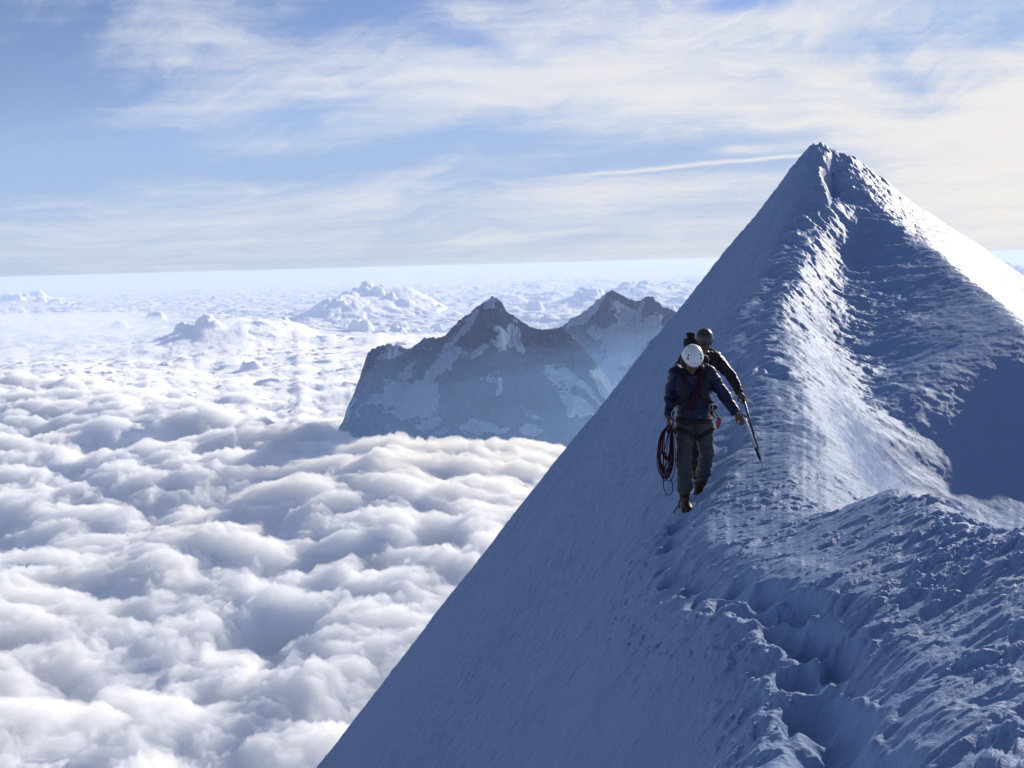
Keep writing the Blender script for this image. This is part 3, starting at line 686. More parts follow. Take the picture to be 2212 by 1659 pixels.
A = dict(head=J(478, 352, 9.80), neck=J(480, 436, 9.98), chest=J(478, 560, 10.03), waist=J(492, 775, 10.10), hup=Vector((0.02, -0.60, 0.80)), hfw=Vector((0.03, -0.80, -0.60)),
         shR=J(352, 462, 10.0), elR=J(300, 650, 10.10), wrR=J(288, 806, 9.98), hdR=J(283, 872, 9.93), pnR=Vector((1, 0.3, 0)), tsR=Vector((0.1, -1, 0)),
         shL=J(612, 455, 10.0), elL=J(742, 640, 9.98), wrL=J(838, 792, 9.84), hdL=J(893, 838, 9.80), pnL=Vector((0.3, 0.5, -0.8)), tsL=Vector((-0.35, -0.6, -0.5)),
         hipR=J(425, 880, 10.10), knR=J(415, 1135, 9.95), anR=J(418, 1475, 10.04), soR=J(432, 1580, 9.98), ffwR=Vector((0.10, -0.98, -0.10)), fupR=Vector((0, -0.10, 0.99)), hemR=0.76,
         hipL=J(572, 872, 10.14), knL=J(598, 1100, 10.12), anL=J(560, 1350, 10.50), soL=J(528, 1444, 10.48), ffwL=Vector((-0.10, -0.86, -0.50)), fupL=Vector((0.08, -0.49, 0.87)), hemL=0.66)
B = dict(head=J(578, 205, 11.45), neck=J(560, 300, 11.62), chest=J(540, 440, 11.66), waist=J(520, 680, 11.72), hup=Vector((-0.05, -0.38, 0.92)), hfw=Vector((0.05, -0.92, -0.38)),
         shR=J(420, 345, 11.66), elR=J(322, 510, 11.68), wrR=J(318, 660, 11.5), hdR=J(322, 712, 11.46), pnR=Vector((1, 0.3, 0)), tsR=Vector((0.1, -1, 0)),
         shL=J(672, 330, 11.64), elL=J(806, 495, 11.50), wrL=J(868, 622, 11.32), hdL=J(902, 672, 11.28), pnL=Vector((0.1, 0.6, -0.8)), tsL=Vector((-0.4, -0.7, -0.3)),
         hipR=J(465, 770, 11.72), knR=J(492, 1000, 11.40), anR=J(500, 1220, 11.42), soR=J(500, 1300, 11.38), ffwR=Vector((0.0, -0.99, -0.10)), fupR=Vector((0, -0.10, 0.99)), hemR=0.70,
         hipL=J(588, 768, 11.74), knL=J(590, 975, 11.68), anL=J(575, 1165, 12.0), soL=J(572, 1235, 12.0), ffwL=Vector((0.05, -0.97, -0.2)), fupL=Vector((0.0, -0.2, 0.97)), hemL=0.62)
FEET = [A['soR'], A['soL'], B['soR'], B['soL']]
#<P1
for k, f in enumerate(FEET):          # the snow is trodden level under each foot
    r = np.hypot(Xg - f.x, Yg - f.y); i = np.unravel_index(np.argmin(r), r.shape)
    dz = (f.z - 0.012 + (0.03 if k == 1 else 0.0)) - Zg[i]
    Zg = Zg + dz * np.exp(-(r / 0.30) ** 2)

ms = bpy.data.materials.new('snow'); ms.use_nodes = True
T = NT(ms.node_tree)
tc = T.n('ShaderNodeTexCoord').outputs['Object']
n1 = T.noise(tc, 26.0, 5, 0.6); n2 = T.noise(tc, 110.0, 3, 0.6)
n3 = T.noise(tc, 3.0, 4, 0.6)
hh = T.m('ADD', T.m('MULTIPLY', n1, 0.014), T.m('MULTIPLY', n2, 0.004))
bp = T.n('ShaderNodeBump', ins={'Strength': 0.9, 'Distance': 1.0, 'Height': hh})
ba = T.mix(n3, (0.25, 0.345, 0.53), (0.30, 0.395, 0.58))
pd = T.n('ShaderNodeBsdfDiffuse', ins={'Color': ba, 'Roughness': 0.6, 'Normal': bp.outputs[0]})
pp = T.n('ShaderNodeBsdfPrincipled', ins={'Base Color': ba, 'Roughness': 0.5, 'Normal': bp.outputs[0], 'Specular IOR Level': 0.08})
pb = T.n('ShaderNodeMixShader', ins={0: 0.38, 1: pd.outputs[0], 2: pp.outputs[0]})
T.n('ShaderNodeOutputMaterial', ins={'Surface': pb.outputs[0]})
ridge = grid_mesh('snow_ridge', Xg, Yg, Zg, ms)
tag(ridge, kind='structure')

def ground_z(x, y):
    """height of the finished snow near a point"""
    l = math.log(y); s = x / y
    i = int(np.clip(np.searchsorted(ss_, s), 1, len(ss_) - 1)); j = int(np.clip(np.searchsorted(ll_, l), 1, len(ll_) - 1))
    return float(Zg[i, j])
#P2>
def build_people():
    a = climber(A, M['blue'], M['grey'], M['boot'], 'front climber in blue jacket, grey trousers and white helmet, head bowed, stepping down the ridge', True, M['white'], True, None)
    b = climber(B, M['black'], M['darkt'], M['boot2'], 'second climber all in black with a dark helmet, close behind the climber in blue', False, M['dshell'], False, None)
    backpack(J(500, 560, 10.30), RT * 0.15, Vector((0, 1, 0)) * 0.11, UP * 0.25, 'dark backpack worn by the front climber in the blue jacket', A['shR'], A['shL'], A['chest'], A['waist'])
    p2 = backpack(J(520, 400, 11.98), RT * 0.17, Vector((0, 1, 0)) * 0.13, UP * 0.27, 'black backpack worn by the rear climber, rising beside the dark helmet', B['shR'], B['shL'], B['chest'], B['waist'])
    q = bmesh.new(); rbox(q, J(474, 168, 11.86), RT * 0.052, Vector((0, 1, 0)) * 0.05, Vector((-0.2, 0, 1)) * 0.062); capsule(q, J(468, 175, 11.84), 0.035, J(432, 186, 11.82), 0.008); melt('side_roll', q, M['navy'], p2, 0.008, 2, 0.003, 20)
    # rope coil in the right hand
    rnd = random.Random(3); g = A['hdR'] + Vector((0.022, -0.005, -0.035)); q = bmesh.new()
    top = J(283, 900, 9.93)
    for k in range(17):
        cx = 268 + rnd.uniform(-26, 26); w_ = rnd.uniform(26, 72); bot = rnd.uniform(1160, 1345); d_ = 9.93 + rnd.uniform(-0.05, 0.05); tw = rnd.uniform(-0.06, 0.06)
        l = max(cx - w_, 192 + rnd.uniform(0, 14)); r_ = min(cx + w_, 343 - rnd.uniform(0, 12)); mx = (l + r_) / 2
        cps = [g + Vector((0, rnd.uniform(-.02, .02), rnd.uniform(0, .03))), J((l + 283) / 2 - 14, 960, d_ - tw / 2), J(l, 1120, d_ - tw), J(l + 10, bot - 70, d_ - tw), J(mx, bot, d_), J(r_ - 8, bot - 75, d_ + tw), J(r_, 1110, d_ + tw), J((r_ + 283) / 2 + 12, 960, d_ + tw / 2)]
        tube(q, spline(cps, 8, True), 0.0052, 6, True)
    cps = [g, J(256, 1100, 9.9), J(246, 1300, 9.9), J(250, 1400, 9.9), J(285, 1456, 9.9), J(318, 1425, 9.9), J(315, 1350, 9.9), J(295, 1280, 9.9), J(300, 1100, 9.92)]
    tube(q, spline(cps, 8, True), 0.0048, 6, True)
    rope = link('rope_coil', q, M['rope'])
    tag(rope, 'dark red climbing rope hanging in loose loops from the front climber\'s right hand', 'rope')
    q = bmesh.new()
    for k in range(3): tube(q, spline([g + Vector((-0.03, 0, -0.03 - .012 * k)), g + Vector((0.0, -0.036, -0.03 - .012 * k)), g + Vector((0.034, 0, -0.028 - .012 * k)), g + Vector((0, 0.036, -0.03 - .012 * k))], 6, True), 0.006, 6, True)
    link('wrap', q, M['rope'], rope)
    # coils worn over the shoulder of the front climber
    q = bmesh.new(); c = A['chest']; sl_ = A['shL']
    for k in range(4):
        o_ = 0.015 * (k - 1.5) + rnd.uniform(-.006, .006)
        tube(q, spline([sl_ + Vector((-0.075 + o_, 0.03, 0.088)), sl_ + Vector((-0.10 + o_, -0.11, 0.02)), c + Vector((0.05 + o_, -0.163 - 0.004 * (k % 2), 0.02)), c + Vector((0.0 + o_, -0.160, -0.12)), A['waist'] + Vector((-0.07 + o_, -0.152, 0.03))], 8), 0.0060, 6)
    tag(link('rope', q, M['rope']), 'dark red rope coils slung across the blue jacket of the front climber', 'rope')
    # rope down to the snow by the front boot
    q = bmesh.new(); tube(q, spline([J(392, 1540, 10.02), J(372, 1545, 10.0), J(350, 1562, 9.98), J(334, 1592, 9.96), J(328, 1606, 9.96)], 6), 0.005, 6)
    tag(link('rope', q, M['rope']), 'short end of dark rope arching out of the snow beside the front boot', 'rope')
    # ice axes used as canes
    def axe(h, tip, head_dir, label, shaft, m=1):
        a = (tip - h).normalized(); q = bmesh.new(); tube(q, [h - a * 0.03, h + (tip - h) * 0.5, tip - a * 0.07], 0.0125, 10)
        root = link('shaft', q, M[shaft]); root.name = 'ice_axe'; tag(root, label, 'ice axe')
        q = bmesh.new(); capsule(q, tip - a * 0.08, 0.013, tip, 0.003, 10); link('spike', q, M['steel'], root)
        hd = head_dir.normalized(); sdv = a.cross(hd).normalized(); q = bmesh.new(); c_ = h - a * 0.03
        def blade(b_, ptsz, th):
            ring_shell(b_, [[p_ + sdv * th for p_ in ptsz], [p_ - sdv * th for p_ in ptsz]])
        blade(q, [c_ - a * 0.014, c_ + hd * 0.06 - a * 0.012, c_ + hd * 0.12 + a * 0.006, c_ + hd * 0.150 + a * 0.032, c_ + hd * 0.11 + a * 0.020, c_ + hd * 0.05 + a * 0.012, c_ + a * 0.014], 0.0035); link('pick', q, M['steel'], root, False)
        q = bmesh.new(); blade(q, [c_ - a * 0.012, c_ - hd * 0.05 - a * 0.008, c_ - hd * 0.085 - a * 0.004, c_ - hd * 0.088 + a * 0.012, c_ - hd * 0.05 + a * 0.010, c_ + a * 0.012], 0.012); link('adze', q, M['steel'], root, False)
        q = bmesh.new(); tube(q, [tip - a * 0.26, tip - a * 0.10], 0.0145, 10); link('grip', q, M['rub'], root)
        return root
    axe(J(908, 828, 9.79), J(1056, 1218, 10.05), Vector((0.6, -0.4, -0.3)), 'ice axe used as a cane by the front climber, its spike in the snow', 'alu')
    axe(J(906, 690, 11.27), J(1035, 1150, 11.1), Vector((0.4, -0.6, -0.1)), 'darker ice axe held by the black-clad rear climber, behind the other shaft', 'axe')
    # hardware on the front climber's belt
    wa = A['waist']; q = bmesh.new(); c = J(652, 745, 9.99); rbox(q, c, RT * 0.04, FW * 0.025, Vector((0.25, 0, 1)) * 0.032); g1 = melt('gear_pouch', q, M['black'], None, 0.006, 2)
    tag(g1, 'small black pouch clipped to the left hip of the front climber', 'pouch')
    q = bmesh.new(); cara(q, J(636, 738, 9.95), Vector((1, 0, 0)), UP, 0.7); link('buckle', q, M['alu'], g1)
    q = bmesh.new(); rbox(q, J(697, 860, 9.96), RT * 0.022, FW * 0.016, Vector((0.15, 0, 1)) * 0.045); capsule(q, J(690, 905, 9.96), 0.012, J(688, 917, 9.96), 0.004); g2 = melt('descender', q, M['red'], None, 0.005, 1)
    tag(g2, 'red piece of climbing hardware hanging from the front climber\'s left hip', 'climbing gear')
    q = bmesh.new(); tube(q, spline([J(655, 790, 9.99), J(675, 790, 9.96), J(692, 815, 9.96), J(698, 850, 9.96)], 6), 0.007, 6); link('sling', q, M['web'], g2)
    q = bmesh.new(); cara(q, J(672, 790, 9.95), Vector((1, 0, 0.5)).normalized(), Vector((-0.5, 0, 1)).normalized(), 0.9); link('carabiner', q, M['alu'], g2)
    q = bmesh.new(); cara(q, J(330, 800, 9.93), Vector((1, -0.2, 0)).normalized(), UP, 1.0); g3 = link('carabiner', q, M['alu']); tag(g3, 'silver carabiner on the right side of the front climber\'s belt', 'carabiner')
    q = bmesh.new(); tube(q, spline([J(342, 775, 9.95), J(330, 790, 9.92), J(322, 870, 9.92), J(340, 960, 9.93), J(350, 1000, 9.94)], 6), 0.006, 6); link('sling', q, M['web'], g3)
    # dark outcrop breaking through the far edge of the snow face
    q = bmesh.new(); bmesh.ops.create_icosphere(q, subdivisions=5, radius=1.0)
    p0 = at(1394, 764, 47.3); p1 = at(1432, 712, 47.3); mid = (p0 + p1) / 2; L = (p1 - p0).length / 2; ax = (p1 - p0).normalized(); nn = Vector((-ax.z, 0, ax.x))
    for v in q.verts:
        c_ = v.co.copy(); n_ = 1 + 0.35 * float(_gn(np.array([c_.x * 3.2 + 5]), np.array([c_.y * 2 + c_.z * 2.5]), 31)[0]) + 0.15 * float(_gn(np.array([c_.x * 9]), np.array([c_.z * 7 + c_.y * 6]), 33)[0])
        v.co = mid + ax * c_.x * L * 1.05 + nn * (c_.z * 0.13 * n_ * (0.55 + 0.45 * math.cos(c_.x * 5.0 + 0.6)) - 0.02) + Vector((0, 1, 0)) * c_.y * 0.5 * n_
    tag(link('rock_outcrop', q, mat('dark_rock', (0.018, 0.018, 0.022), 0.85, 0.2, 0, 3.0, 0.5, 0.02), None, False), 'narrow dark rock outcrop breaking through the left edge of the snow face', 'rock')
build_people()
#<P2

# ------------------------------------------------------------------ sea of cloud
def cloud_sea():
    q = 1.0
    s = knots([(-1.3, -0.60, 60), (-0.60, 0.25, int(900 * q)), (0.25, 0.62, 120), (0.62, 1.6, 60)])
    l = knots([(math.log(900), math.log(1500), 40), (math.log(1500), math.log(9000), int(800 * q)), (math.log(9000), math.log(60000), int(600 * q)), (math.log(60000), math.log(160000), 60)])
    S, L = np.meshgrid(s, l, indexing='ij'); Y = np.exp(L); X = S * Y
    k = 1 / 1000.0
    wx = X * k + 0.30 * fbm(X * k * 0.9, Y * k * 0.9, 3, 301); wy = Y * k + 0.30 * fbm(X * k * 0.9, Y * k * 0.9, 3, 302)
    # the near bank stands higher and drops behind its edge, where the mountain rises
    edge = [px2st(-200, 800), px2st(200, 820), px2st(440, 890), px2st(640, 935), px2st(860, 945), px2st(1100, 965), px2st(1300, 975), px2st(1700, 990)]
    es = np.array([e[0] for e in edge]); ed = np.array([8200, 6800, 5400, 4700, 4400, 4300, 4250, 4200.])
    eg = np.array([e[1] for e in edge]) * ed
    ef = np.linspace(es[0], es[-1], 400); kern = np.hanning(91); kern /= kern.sum()
    sm_ = lambda v: np.convolve(np.pad(np.interp(ef, es, v), 45, mode='edge'), kern, 'valid')
    ed, eg = sm_(ed), sm_(eg); es = ef
    De = np.interp(S, es, ed); Ze = np.interp(S, es, eg)
    De = De * (1 + 0.05 * fbm(X * k * 1.2, Y * k * 1.2, 3, 311))
    bank = 1 - sstep(Y, De * 0.96, De * 1.25)
    Z = -1050 + bank * (Ze + 1050 - 10) * sstep(Y, 1500, De)
    tuft = np.exp(-((Y / De - 1.0) / 0.10) ** 2)
    Z += tuft * (60 * -billow(X * k * 2.6, Y * k * 2.2, 4, 315, 0.55) + 30 * fbm(X * k * 7, Y * k * 7, 3, 316))
    hollow = np.exp(-((S + 0.20) / 0.12) ** 2) * sstep(Y, De * 1.0, De * 1.15) * (1 - sstep(Y, De * 1.2, De * 1.8))
    Z -= 70 * hollow
    puff = 1 - 2 * np.sqrt(np.abs(fbm(wx * 1.3, wy * 1.5, 2, 321)) + 0.02)      # creases between rounded heaps
    b2 = fbm(wx * 0.5, wy * 0.55, 4, 331)
    b3 = -billow(wx * 3.4, wy * 3.8, 4, 341, 0.5)
    b4 = -billow(wx * 10 , wy * 11, 3, 345, 0.5)
    amp = 0.75 + 0.5 * sstep(Y, 5000, 12000)
    Z += amp * (66 * b2 - 26 * puff + 14 * b3 + 4 * b4)
    bey = sstep(Y / De, 1.1, 1.5)
    Z += bey * (22 * b3 + 4 * b4 - 30 * puff)
    hol = fbm(wx * 1.1 + 5, wy * 1.3, 4, 351)
    Z -= 130 * sstep(hol, 0.16, 0.5) * (1 - sstep(Y, 5000, 8000))
    # far: low heaps of cumulus towards the horizon
    fr = sstep(Y, 9000, 16000)
    tw = np.maximum(fbm(X * k * 0.30, Y * k * 0.11, 5, 361, 0.55), 0)
    Z += fr * 420 * tw * sstep(S, -0.25, 0.0) + fr * 45 * -billow(X * k * 0.7, Y * k * 0.3, 2, 366, 0.4)
    rnd = random.Random(5)
    heaps = []; mounds = []
    def heap(px, py, d, wpx, n):          # a cumulus head: a cluster of rounded lobes, its top at (px, py)
        s0, t0 = px2st(px, py); top = float(t0) * d; w_ = wpx / FPX * d; mounds.append((float(s0) * d, d, top, w_))
        for q_ in range(n):
            a = rnd.gauss(0, 0.45); a = max(-1, min(1, a)); r = w_ * rnd.uniform(0.10, 0.24); b_ = rnd.uniform(-0.9, 0.6)
            zb = -1050 + (top + 950) * 0.78 * math.exp(-((a + 0.25) / 0.95) ** 2 - (b_ / 1.5) ** 2)
            heaps.append((float(s0) * d + a * w_, d + b_ * w_, zb - rnd.uniform(0.35, 0.75) * r, r))
    for h_ in [(818, 592, 24000, 100, 14), (748, 620, 22500, 70, 5), (900, 606, 24500, 60, 5), (560, 652, 15500, 150, 4), (1290, 604, 26000, 60, 10), (1400, 600, 30000, 80, 12), (60, 626, 42000, 90, 10), (2190, 558, 36000, 60, 12)]: heap(*h_)
    for q_ in range(45):
        px = rnd.uniform(250, 1650); d = math.exp(rnd.uniform(math.log(10500), math.log(42000)))
        if px < 700 and rnd.random() < 0.6: continue
        r = rnd.uniform(90, 220) * (d / 16000) ** 0.4
        heaps.append((float(px2st(px, 600)[0]) * d, d, -1060 - r * rnd.uniform(0.45, 0.8), r * 1.2))
    for (hx, hy, top, w_) in mounds:
        f = np.exp(-((X - hx + 0.25 * w_) / (0.95 * w_)) ** 2 - ((Y - hy) / (1.5 * w_)) ** 2)
        Z = Z + f * np.maximum(top + 100 - Z, 0) * 0.56 * (1 + 0.16 * fbm(X / w_ * 1.6, Y / w_ * 1.0, 3, 383) + 0.13 * -billow(X / w_ * 2.6, Y / w_ * 1.3, 3, 384, 0.4))
    sv, lv = S[:, 0], L[0]
    for (hx, hy, hz_, r) in heaps:
        i0, i1 = np.searchsorted(sv, [(hx - r * 1.3) / hy - 0.01, (hx + r * 1.3) / hy + 0.01]); j0, j1 = np.searchsorted(lv, [math.log(hy - r * 1.3), math.log(hy + r * 1.3)])
        if i1 <= i0 or j1 <= j0: continue
        xx = X[i0:i1, j0:j1] + 0; yy_ = Y[i0:i1, j0:j1]
        n_ = _gn(xx / r * 2.0, yy_ / r * 1.0, 7) * 0.20 + _gn(xx / r * 4.5, yy_ / r * 1.6, 9) * 0.10
        q2 = ((xx - hx) ** 2 + (yy_ - hy) ** 2) / (r * r)
        hgt = hz_ + r * (-0.5 + 1.5 * np.exp(-0.8 * q2 * q2)) * (1 + n_) - 2.2 * r * np.maximum(q2 - 0.8, 0)
        Z[i0:i1, j0:j1] = -smin(-Z[i0:i1, j0:j1], -hgt, 0.30 * r)
    cm = bpy.data.materials.new('cloud'); cm.use_nodes = True
    T = NT(cm.node_tree)
    pb = T.n('ShaderNodeBsdfDiffuse', ins={'Color': (0.96, 0.96, 0.96, 1)})
    T.n('ShaderNodeOutputMaterial', ins={'Surface': pb.outputs[0]})
    o = grid_mesh('cloud_sea', X, Y, Z, cm)
    tag(o, 'rolling sea of white cloud filling the valleys below the ridge', 'clouds', kind='stuff')
    # loose vapour lying over the dense cloud, thick and thin by turns
    s = knots([(-1.2, -0.60, 40), (-0.60, 0.25, int(900 * q)), (0.25, 1.2, 80)])
    l = knots([(math.log(1000), math.log(1500), 30), (math.log(1500), math.log(9000), int(600 * q)), (math.log(9000), math.log(22500), int(260 * q))])
    i = np.clip(np.searchsorted(S[:, 0], s), 1, S.shape[0] - 1); j = np.clip(np.searchsorted(L[0], l), 1, L.shape[1] - 1)
    S2, L2 = np.meshgrid(s, l, indexing='ij'); Y2 = np.exp(L2); X2 = S2 * Y2
    # blurred copy of the dense surface, so that heaps poke into it and hollows fill
    def up(a, n):
        for ax in (0, 1):
            c = np.cumsum(np.concatenate([np.repeat(a.take([0], ax), n, ax), a, np.repeat(a.take([-1], ax), n, ax)], ax), ax)
            w_ = 2 * n
            a = (c.take(range(w_, c.shape[ax]), ax) - c.take(range(0, c.shape[ax] - w_), ax)) / w_
        return a
    Zs = up(up(Z, 6), 6)
    wi = np.clip((s - S[i - 1, 0]) / (S[i, 0] - S[i - 1, 0]), 0, 1)[:, None]; wj = np.clip((l - L[0, j - 1]) / (L[0, j] - L[0, j - 1]), 0, 1)[None]
    ZZ = (Zs[np.ix_(i - 1, j - 1)] * (1 - wi) + Zs[np.ix_(i, j - 1)] * wi) * (1 - wj) + (Zs[np.ix_(i - 1, j)] * (1 - wi) + Zs[np.ix_(i, j)] * wi) * wj
    fx = X2 * k + 0.12 * fbm(X2 * k * 3, Y2 * k * 3, 3, 391); fy = Y2 * k + 0.12 * fbm(X2 * k * 3, Y2 * k * 3, 3, 392)
    dk = np.maximum(Y2 / 7000, 1)
    th = 34 + 44 * fbm(fx * 1.7, fy * 1.9, 3, 393) + 88 * dk * fbm((fx * 0.85 - fy * 0.5) * 3.6 / dk, (fx * 0.5 + fy * 0.85) * 7.0 / dk, 7, 394, 0.69) + 10 * (dk - 1)
    th = th * (1 - 0.36 * sstep(Y2 / np.interp(S2, es, ed), 1.04, 1.3)) * (1 - 0.4 * sstep(Y2, 8000, 13000))
    th = th + 38 * np.exp(-((Y2 / np.interp(S2, es, ed) - 1.02) / 0.10) ** 2) * (1 + 1.5 * fbm(fx * 5, fy * 5, 4, 396, 0.6))
    th = th - 300 * sstep(Y2, 15000, 22000) 
    vm = bpy.data.materials.new('vapour'); vm.use_nodes = True
    T = NT(vm.node_tree)
    pv = T.n('ShaderNodeVolumeScatter', ins={'Color': (1, 1, 1, 1), 'Density': 0.029, 'Anisotropy': 0.2})
    T.n('ShaderNodeOutputMaterial', ins={'Volume': pv.outputs[0]})
    v = grid_mesh('vapour', X2, Y2, ZZ + th, vm)
    tag(v, 'soft wisps of vapour drifting over the top of the cloud sea', 'vapour', kind='stuff')
cloud_sea()

# ------------------------------------------------------------------ far mountains
def mountain(name, sil, d0, depth, seed, bottom_px, patches):
    """sil: outline [(px, py)], d0: distance of its ridge line, face falls towards us"""
    pr = np.array([px2st(a, b) for a, b in sil])
    s = np.linspace(pr[0, 0], pr[-1, 0], 620)
    v = np.linspace(-0.35, 1.0, 420)
    S, Vv = np.meshgrid(s, v, indexing='ij')
    top = np.interp(S, pr[:, 0], pr[:, 1]) * d0
    bot = -1500.0
    jag = fbm(S * 260, S * 0 + 3.3, 5, seed, 0.65)
    top = top + 16 * jag + 10 * np.maximum(fbm(S * 900, S * 0 + 8.3, 3, seed + 2, 0.6), 0)
    # horizontal run of the face: ribs and gullies
    X0 = S * d0
    w = np.clip(Vv, 0, 1)
    rib = billow(X0 / 420 + w * 0.6, w * 1.3, 6, seed + 5, 0.55)
    Z = np.where(Vv >= 0, top + (bot - top) * w, top + (bot - top) * (-Vv) * 1.6)
    run = depth * (w ** 0.85) + sstep(w, 0, 0.12) * 150 * rib
    Y = d0 - run + np.where(Vv < 0, -Vv * depth * 1.2, 0)
    Z = Z + sstep(w, 0.01, 0.1) * 22 * fbm(X0 / 110, w * 16, 5, seed + 9, 0.6)
    ledge = billow(X0 / 300 + w * 3.0, w * 9 - X0 / 500, 5, seed + 11, 0.6)
    gul = billow(X0 / 170 + w * 1.5, w * 2.0, 5, seed + 12, 0.6)
    Y = Y - sstep(w, 0.01, 0.08) * (26 * ledge + 30 * gul)
    X = S * d0 + 26 * fbm(Z / 70, X0 / 900, 5, seed + 3, 0.6) * sstep(w, 0.01, 0.12)
    o = grid_mesh(name, X, Y, Z, rockm)
    sn = np.full(X.shape, -1.0)
    pxs = np.array([X.ravel() / Y.ravel(), Z.ravel() / Y.ravel()]).T
    # snow fields of the face: list of (px, py, radius_x, radius_y, tilt)
    wob = 0.55 * fbm(X / 150, Z / 110, 6, seed + 20, 0.62)
    dX = 24 * fbm(X / 150, Z / 120, 6, seed + 21, 0.68); dZ = 26 * fbm(X / 150, Z / 120, 6, seed + 22, 0.68)
    for (px, py, rx, ry, ang) in patches:
        a, b = px2st(px, py); cs, sn_ = math.cos(ang), math.sin(ang)
        dx = (X / Y - float(a)) * FPX + dX; dz = (Z / Y - float(b)) * FPX + dZ
        u = (dx * cs + dz * sn_) / rx; q = (-dx * sn_ + dz * cs) / ry
        sn = np.maximum(sn, 1 - np.sqrt(u * u + q * q) + wob)
    thin = sstep(ledge, 0.34, 0.62) * 0.24 + sstep(-gul, 0.12, 0.5) * 0.22
    sn = np.maximum(sn, -0.12 + thin * (1 - 0.6 * sstep(w, 0.35, 0.6)) * sstep(fbm(X / 260, Z / 260, 3, seed + 30), -0.2, 0.4))
    attr(o, 'snowfield', sn)
    return o
rockm = bpy.data.materials.new('mountain_rock'); rockm.use_nodes = True
T = NT(rockm.node_tree)
tc = T.n('ShaderNodeTexCoord').outputs['Object']
geo = T.n('ShaderNodeNewGeometry')
nz = T.n('ShaderNodeSeparateXYZ', ins={0: geo.outputs['Normal']}).outputs[2]
r1 = T.noise(tc, 1 / 160.0, 7, 0.65); r2 = T.noise(tc, 1 / 45.0, 6, 0.7, 0.5)
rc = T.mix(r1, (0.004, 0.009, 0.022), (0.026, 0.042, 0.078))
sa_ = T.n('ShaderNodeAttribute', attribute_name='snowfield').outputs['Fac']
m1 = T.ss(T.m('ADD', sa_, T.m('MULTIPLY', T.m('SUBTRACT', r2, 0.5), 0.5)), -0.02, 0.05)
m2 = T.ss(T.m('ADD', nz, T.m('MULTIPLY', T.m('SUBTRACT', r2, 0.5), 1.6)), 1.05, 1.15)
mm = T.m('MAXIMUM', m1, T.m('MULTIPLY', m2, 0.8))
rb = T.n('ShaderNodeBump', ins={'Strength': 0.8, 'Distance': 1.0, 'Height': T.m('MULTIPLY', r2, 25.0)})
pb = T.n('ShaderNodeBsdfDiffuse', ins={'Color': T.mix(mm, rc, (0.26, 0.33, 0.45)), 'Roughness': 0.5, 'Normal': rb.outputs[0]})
T.n('ShaderNodeOutputMaterial', ins={'Surface': pb.outputs[0]})
F1 = [(690, 1100), (740, 930), (748, 885), (765, 850), (782, 800), (795, 762), (806, 752), (828, 745), (842, 742), (850, 746), (862, 744), (872, 752), (888, 752), (900, 742), (918, 730), (935, 728), (943, 731), (962, 725),
      (975, 710), (995, 690), (1015, 675), (1035, 660), (1052, 648), (1064, 640), (1076, 645), (1086, 655), (1094, 672), (1108, 680), (1130, 697), (1150, 708), (1175, 712), (1200, 710), (1215, 704), (1219, 712), (1240, 730), (1300, 800), (1380, 900), (1480, 1020)]
P1 = [(900, 865, 52, 42, 0.35), (955, 790, 60, 14, 0.8), (985, 735, 55, 7, 0.75), (1010, 700, 40, 6, 0.9), (1060, 655, 20, 7, 0.6), (1100, 735, 24, 12, -0.3), (1124, 745, 8, 30, 0.1), (1105, 715, 6, 20, 0.0),
      (1190, 800, 18, 9, -0.7), (1225, 812, 24, 16, -0.8), (1300, 830, 14, 50, 0.6), (1045, 925, 50, 16, 0.0), (925, 915, 36, 12, 0.2), (1150, 930, 24, 10, 0), (1080, 830, 5, 22, -0.2), (1245, 880, 30, 20, -0.5), (1260, 740, 25, 6, -0.6)]
F2 = [(1190, 760), (1216, 704), (1230, 692), (1250, 680), (1270, 668), (1285, 652), (1300, 640), (1312, 630), (1322, 627), (1334, 633), (1348, 640), (1362, 646), (1375, 650), (1386, 646), (1395, 640), (1410, 640), (1416, 650), (1426, 655), (1432, 662), (1450, 667), (1462, 674), (1500, 700), (1620, 820), (1700, 900)]
P2 = [(1262, 680, 48, 11, 0.62), (1298, 648, 25, 6, 0.8), (1370, 722, 75, 26, 0.1), (1345, 760, 32, 32, 0.2), (1350, 662, 30, 5, -0.4), (1378, 690, 10, 36, -0.2), (1315, 815, 30, 40, -0.3), (1415, 690, 25, 12, 0.2), (1290, 715, 30, 8, -0.2)]
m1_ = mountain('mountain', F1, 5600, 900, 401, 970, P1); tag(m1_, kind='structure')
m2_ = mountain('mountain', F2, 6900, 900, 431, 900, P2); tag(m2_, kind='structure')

# ------------------------------------------------------------------ air
def haze():
    me = bpy.data.meshes.new('haze'); bm = bmesh.new()
    bmesh.ops.create_cube(bm, size=1.0)
    lo = (-280000, -3000, -1800); hi = (280000, 170000, 12)
    for v in bm.verts: v.co = Vector([lo[i] if v.co[i] < 0 else hi[i] for i in range(3)])
    bm.to_mesh(me); bm.free()
    o = bpy.data.objects.new('haze', me); COL.objects.link(o)
    hm = bpy.data.materials.new('haze_air'); hm.use_nodes = True
    T = NT(hm.node_tree)
    pv = T.n('ShaderNodeVolumePrincipled', ins={'Color': (0.46, 0.61, 1.0, 1), 'Absorption Color': (0.45, 0.45, 0.45, 1), 'Density': 3.2e-5, 'Anisotropy': 0.1})
    T.n('ShaderNodeOutputMaterial', ins={'Volume': pv.outputs[0]})
    me.materials.append(hm)
    tag(o, kind='stuff', label='thin blue air haze over the valley and far peaks', cat='haze')
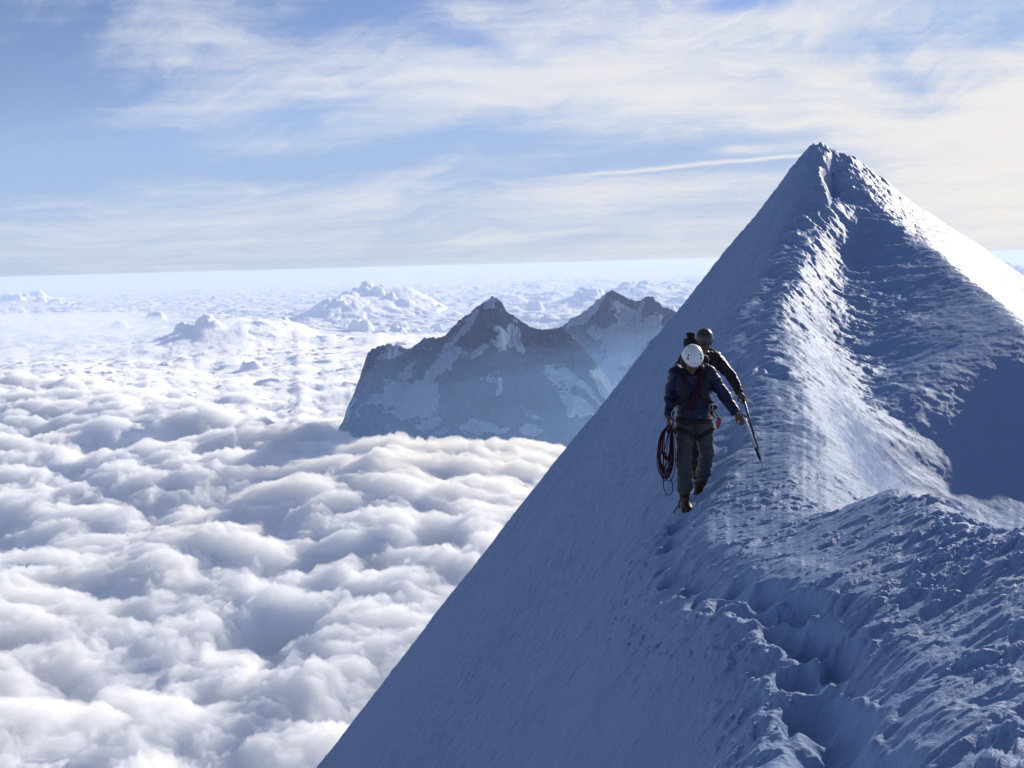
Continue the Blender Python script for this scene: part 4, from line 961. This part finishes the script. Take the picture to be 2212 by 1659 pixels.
def valley_mist():
    vm = bpy.data.materials.new('mist'); vm.use_nodes = True
    T = NT(vm.node_tree)
    pv = T.n('ShaderNodeVolumeScatter', ins={'Color': (0.24, 0.50, 1, 1), 'Density': 1.35e-4, 'Anisotropy': 0.1})
    T.n('ShaderNodeOutputMaterial', ins={'Volume': pv.outputs[0]})
    for k, (top, lab) in enumerate([(-400, 'thin upper veil of blue mist across the face of the dark mountain'), (-540, 'middle layer of blue mist across the lower face of the dark mountain'), (-680, 'lowest and densest mist pooled at the foot of the dark mountain')]):
        x = np.linspace(-1350 - 60 * k, 3200 + 90 * k, 90); y = np.linspace(3400 + 150 * k, 8200 - 130 * k, 90)
        X, Y = np.meshgrid(x, y, indexing='ij')
        e = np.minimum(sstep(X, x[0], x[0] + 800) * (1 - sstep(X, x[-1] - 1000, x[-1])), sstep(Y, y[0], y[0] + 900) * (1 - sstep(Y, y[-1] - 900, y[-1])))
        Z = -1400 + (1400 + top + 130 * fbm(X / 700, Y / 700, 4, 501 + k)) * e
        o = grid_mesh('valley_mist', X, Y, Z, vm)
        tag(o, lab, 'mist', kind='stuff')
    # grey veil over the cloud sea far to the left
    vm = bpy.data.materials.new('veil'); vm.use_nodes = True
    T = NT(vm.node_tree)
    pv = T.n('ShaderNodeVolumePrincipled', ins={'Color': (0.80, 0.88, 1, 1), 'Absorption Color': (0.6, 0.6, 0.6, 1), 'Density': 3.2e-4, 'Anisotropy': 0.1})
    T.n('ShaderNodeOutputMaterial', ins={'Volume': pv.outputs[0]})
    u = np.linspace(0, 1, 90); Uu, Vv = np.meshgrid(u, u, indexing='ij')
    Y = 8500 + 24000 * Vv; X = -0.72 * Y + Uu * (0.60 * Y)
    e = sstep(Uu, 0, 0.2) * (1 - sstep(Uu, 0.45, 1.0)) * sstep(Vv, 0, 0.25) * (1 - sstep(Vv, 0.6, 1))
    o = grid_mesh('cloud_veil', X, Y, -1250 + (400 + 60 * fbm(X / 3000, Y / 3000, 3, 521)) * e, vm)
    tag(o, 'grey veil of thin haze blurring the far left of the cloud sea', 'haze', kind='stuff')
haze(); valley_mist()
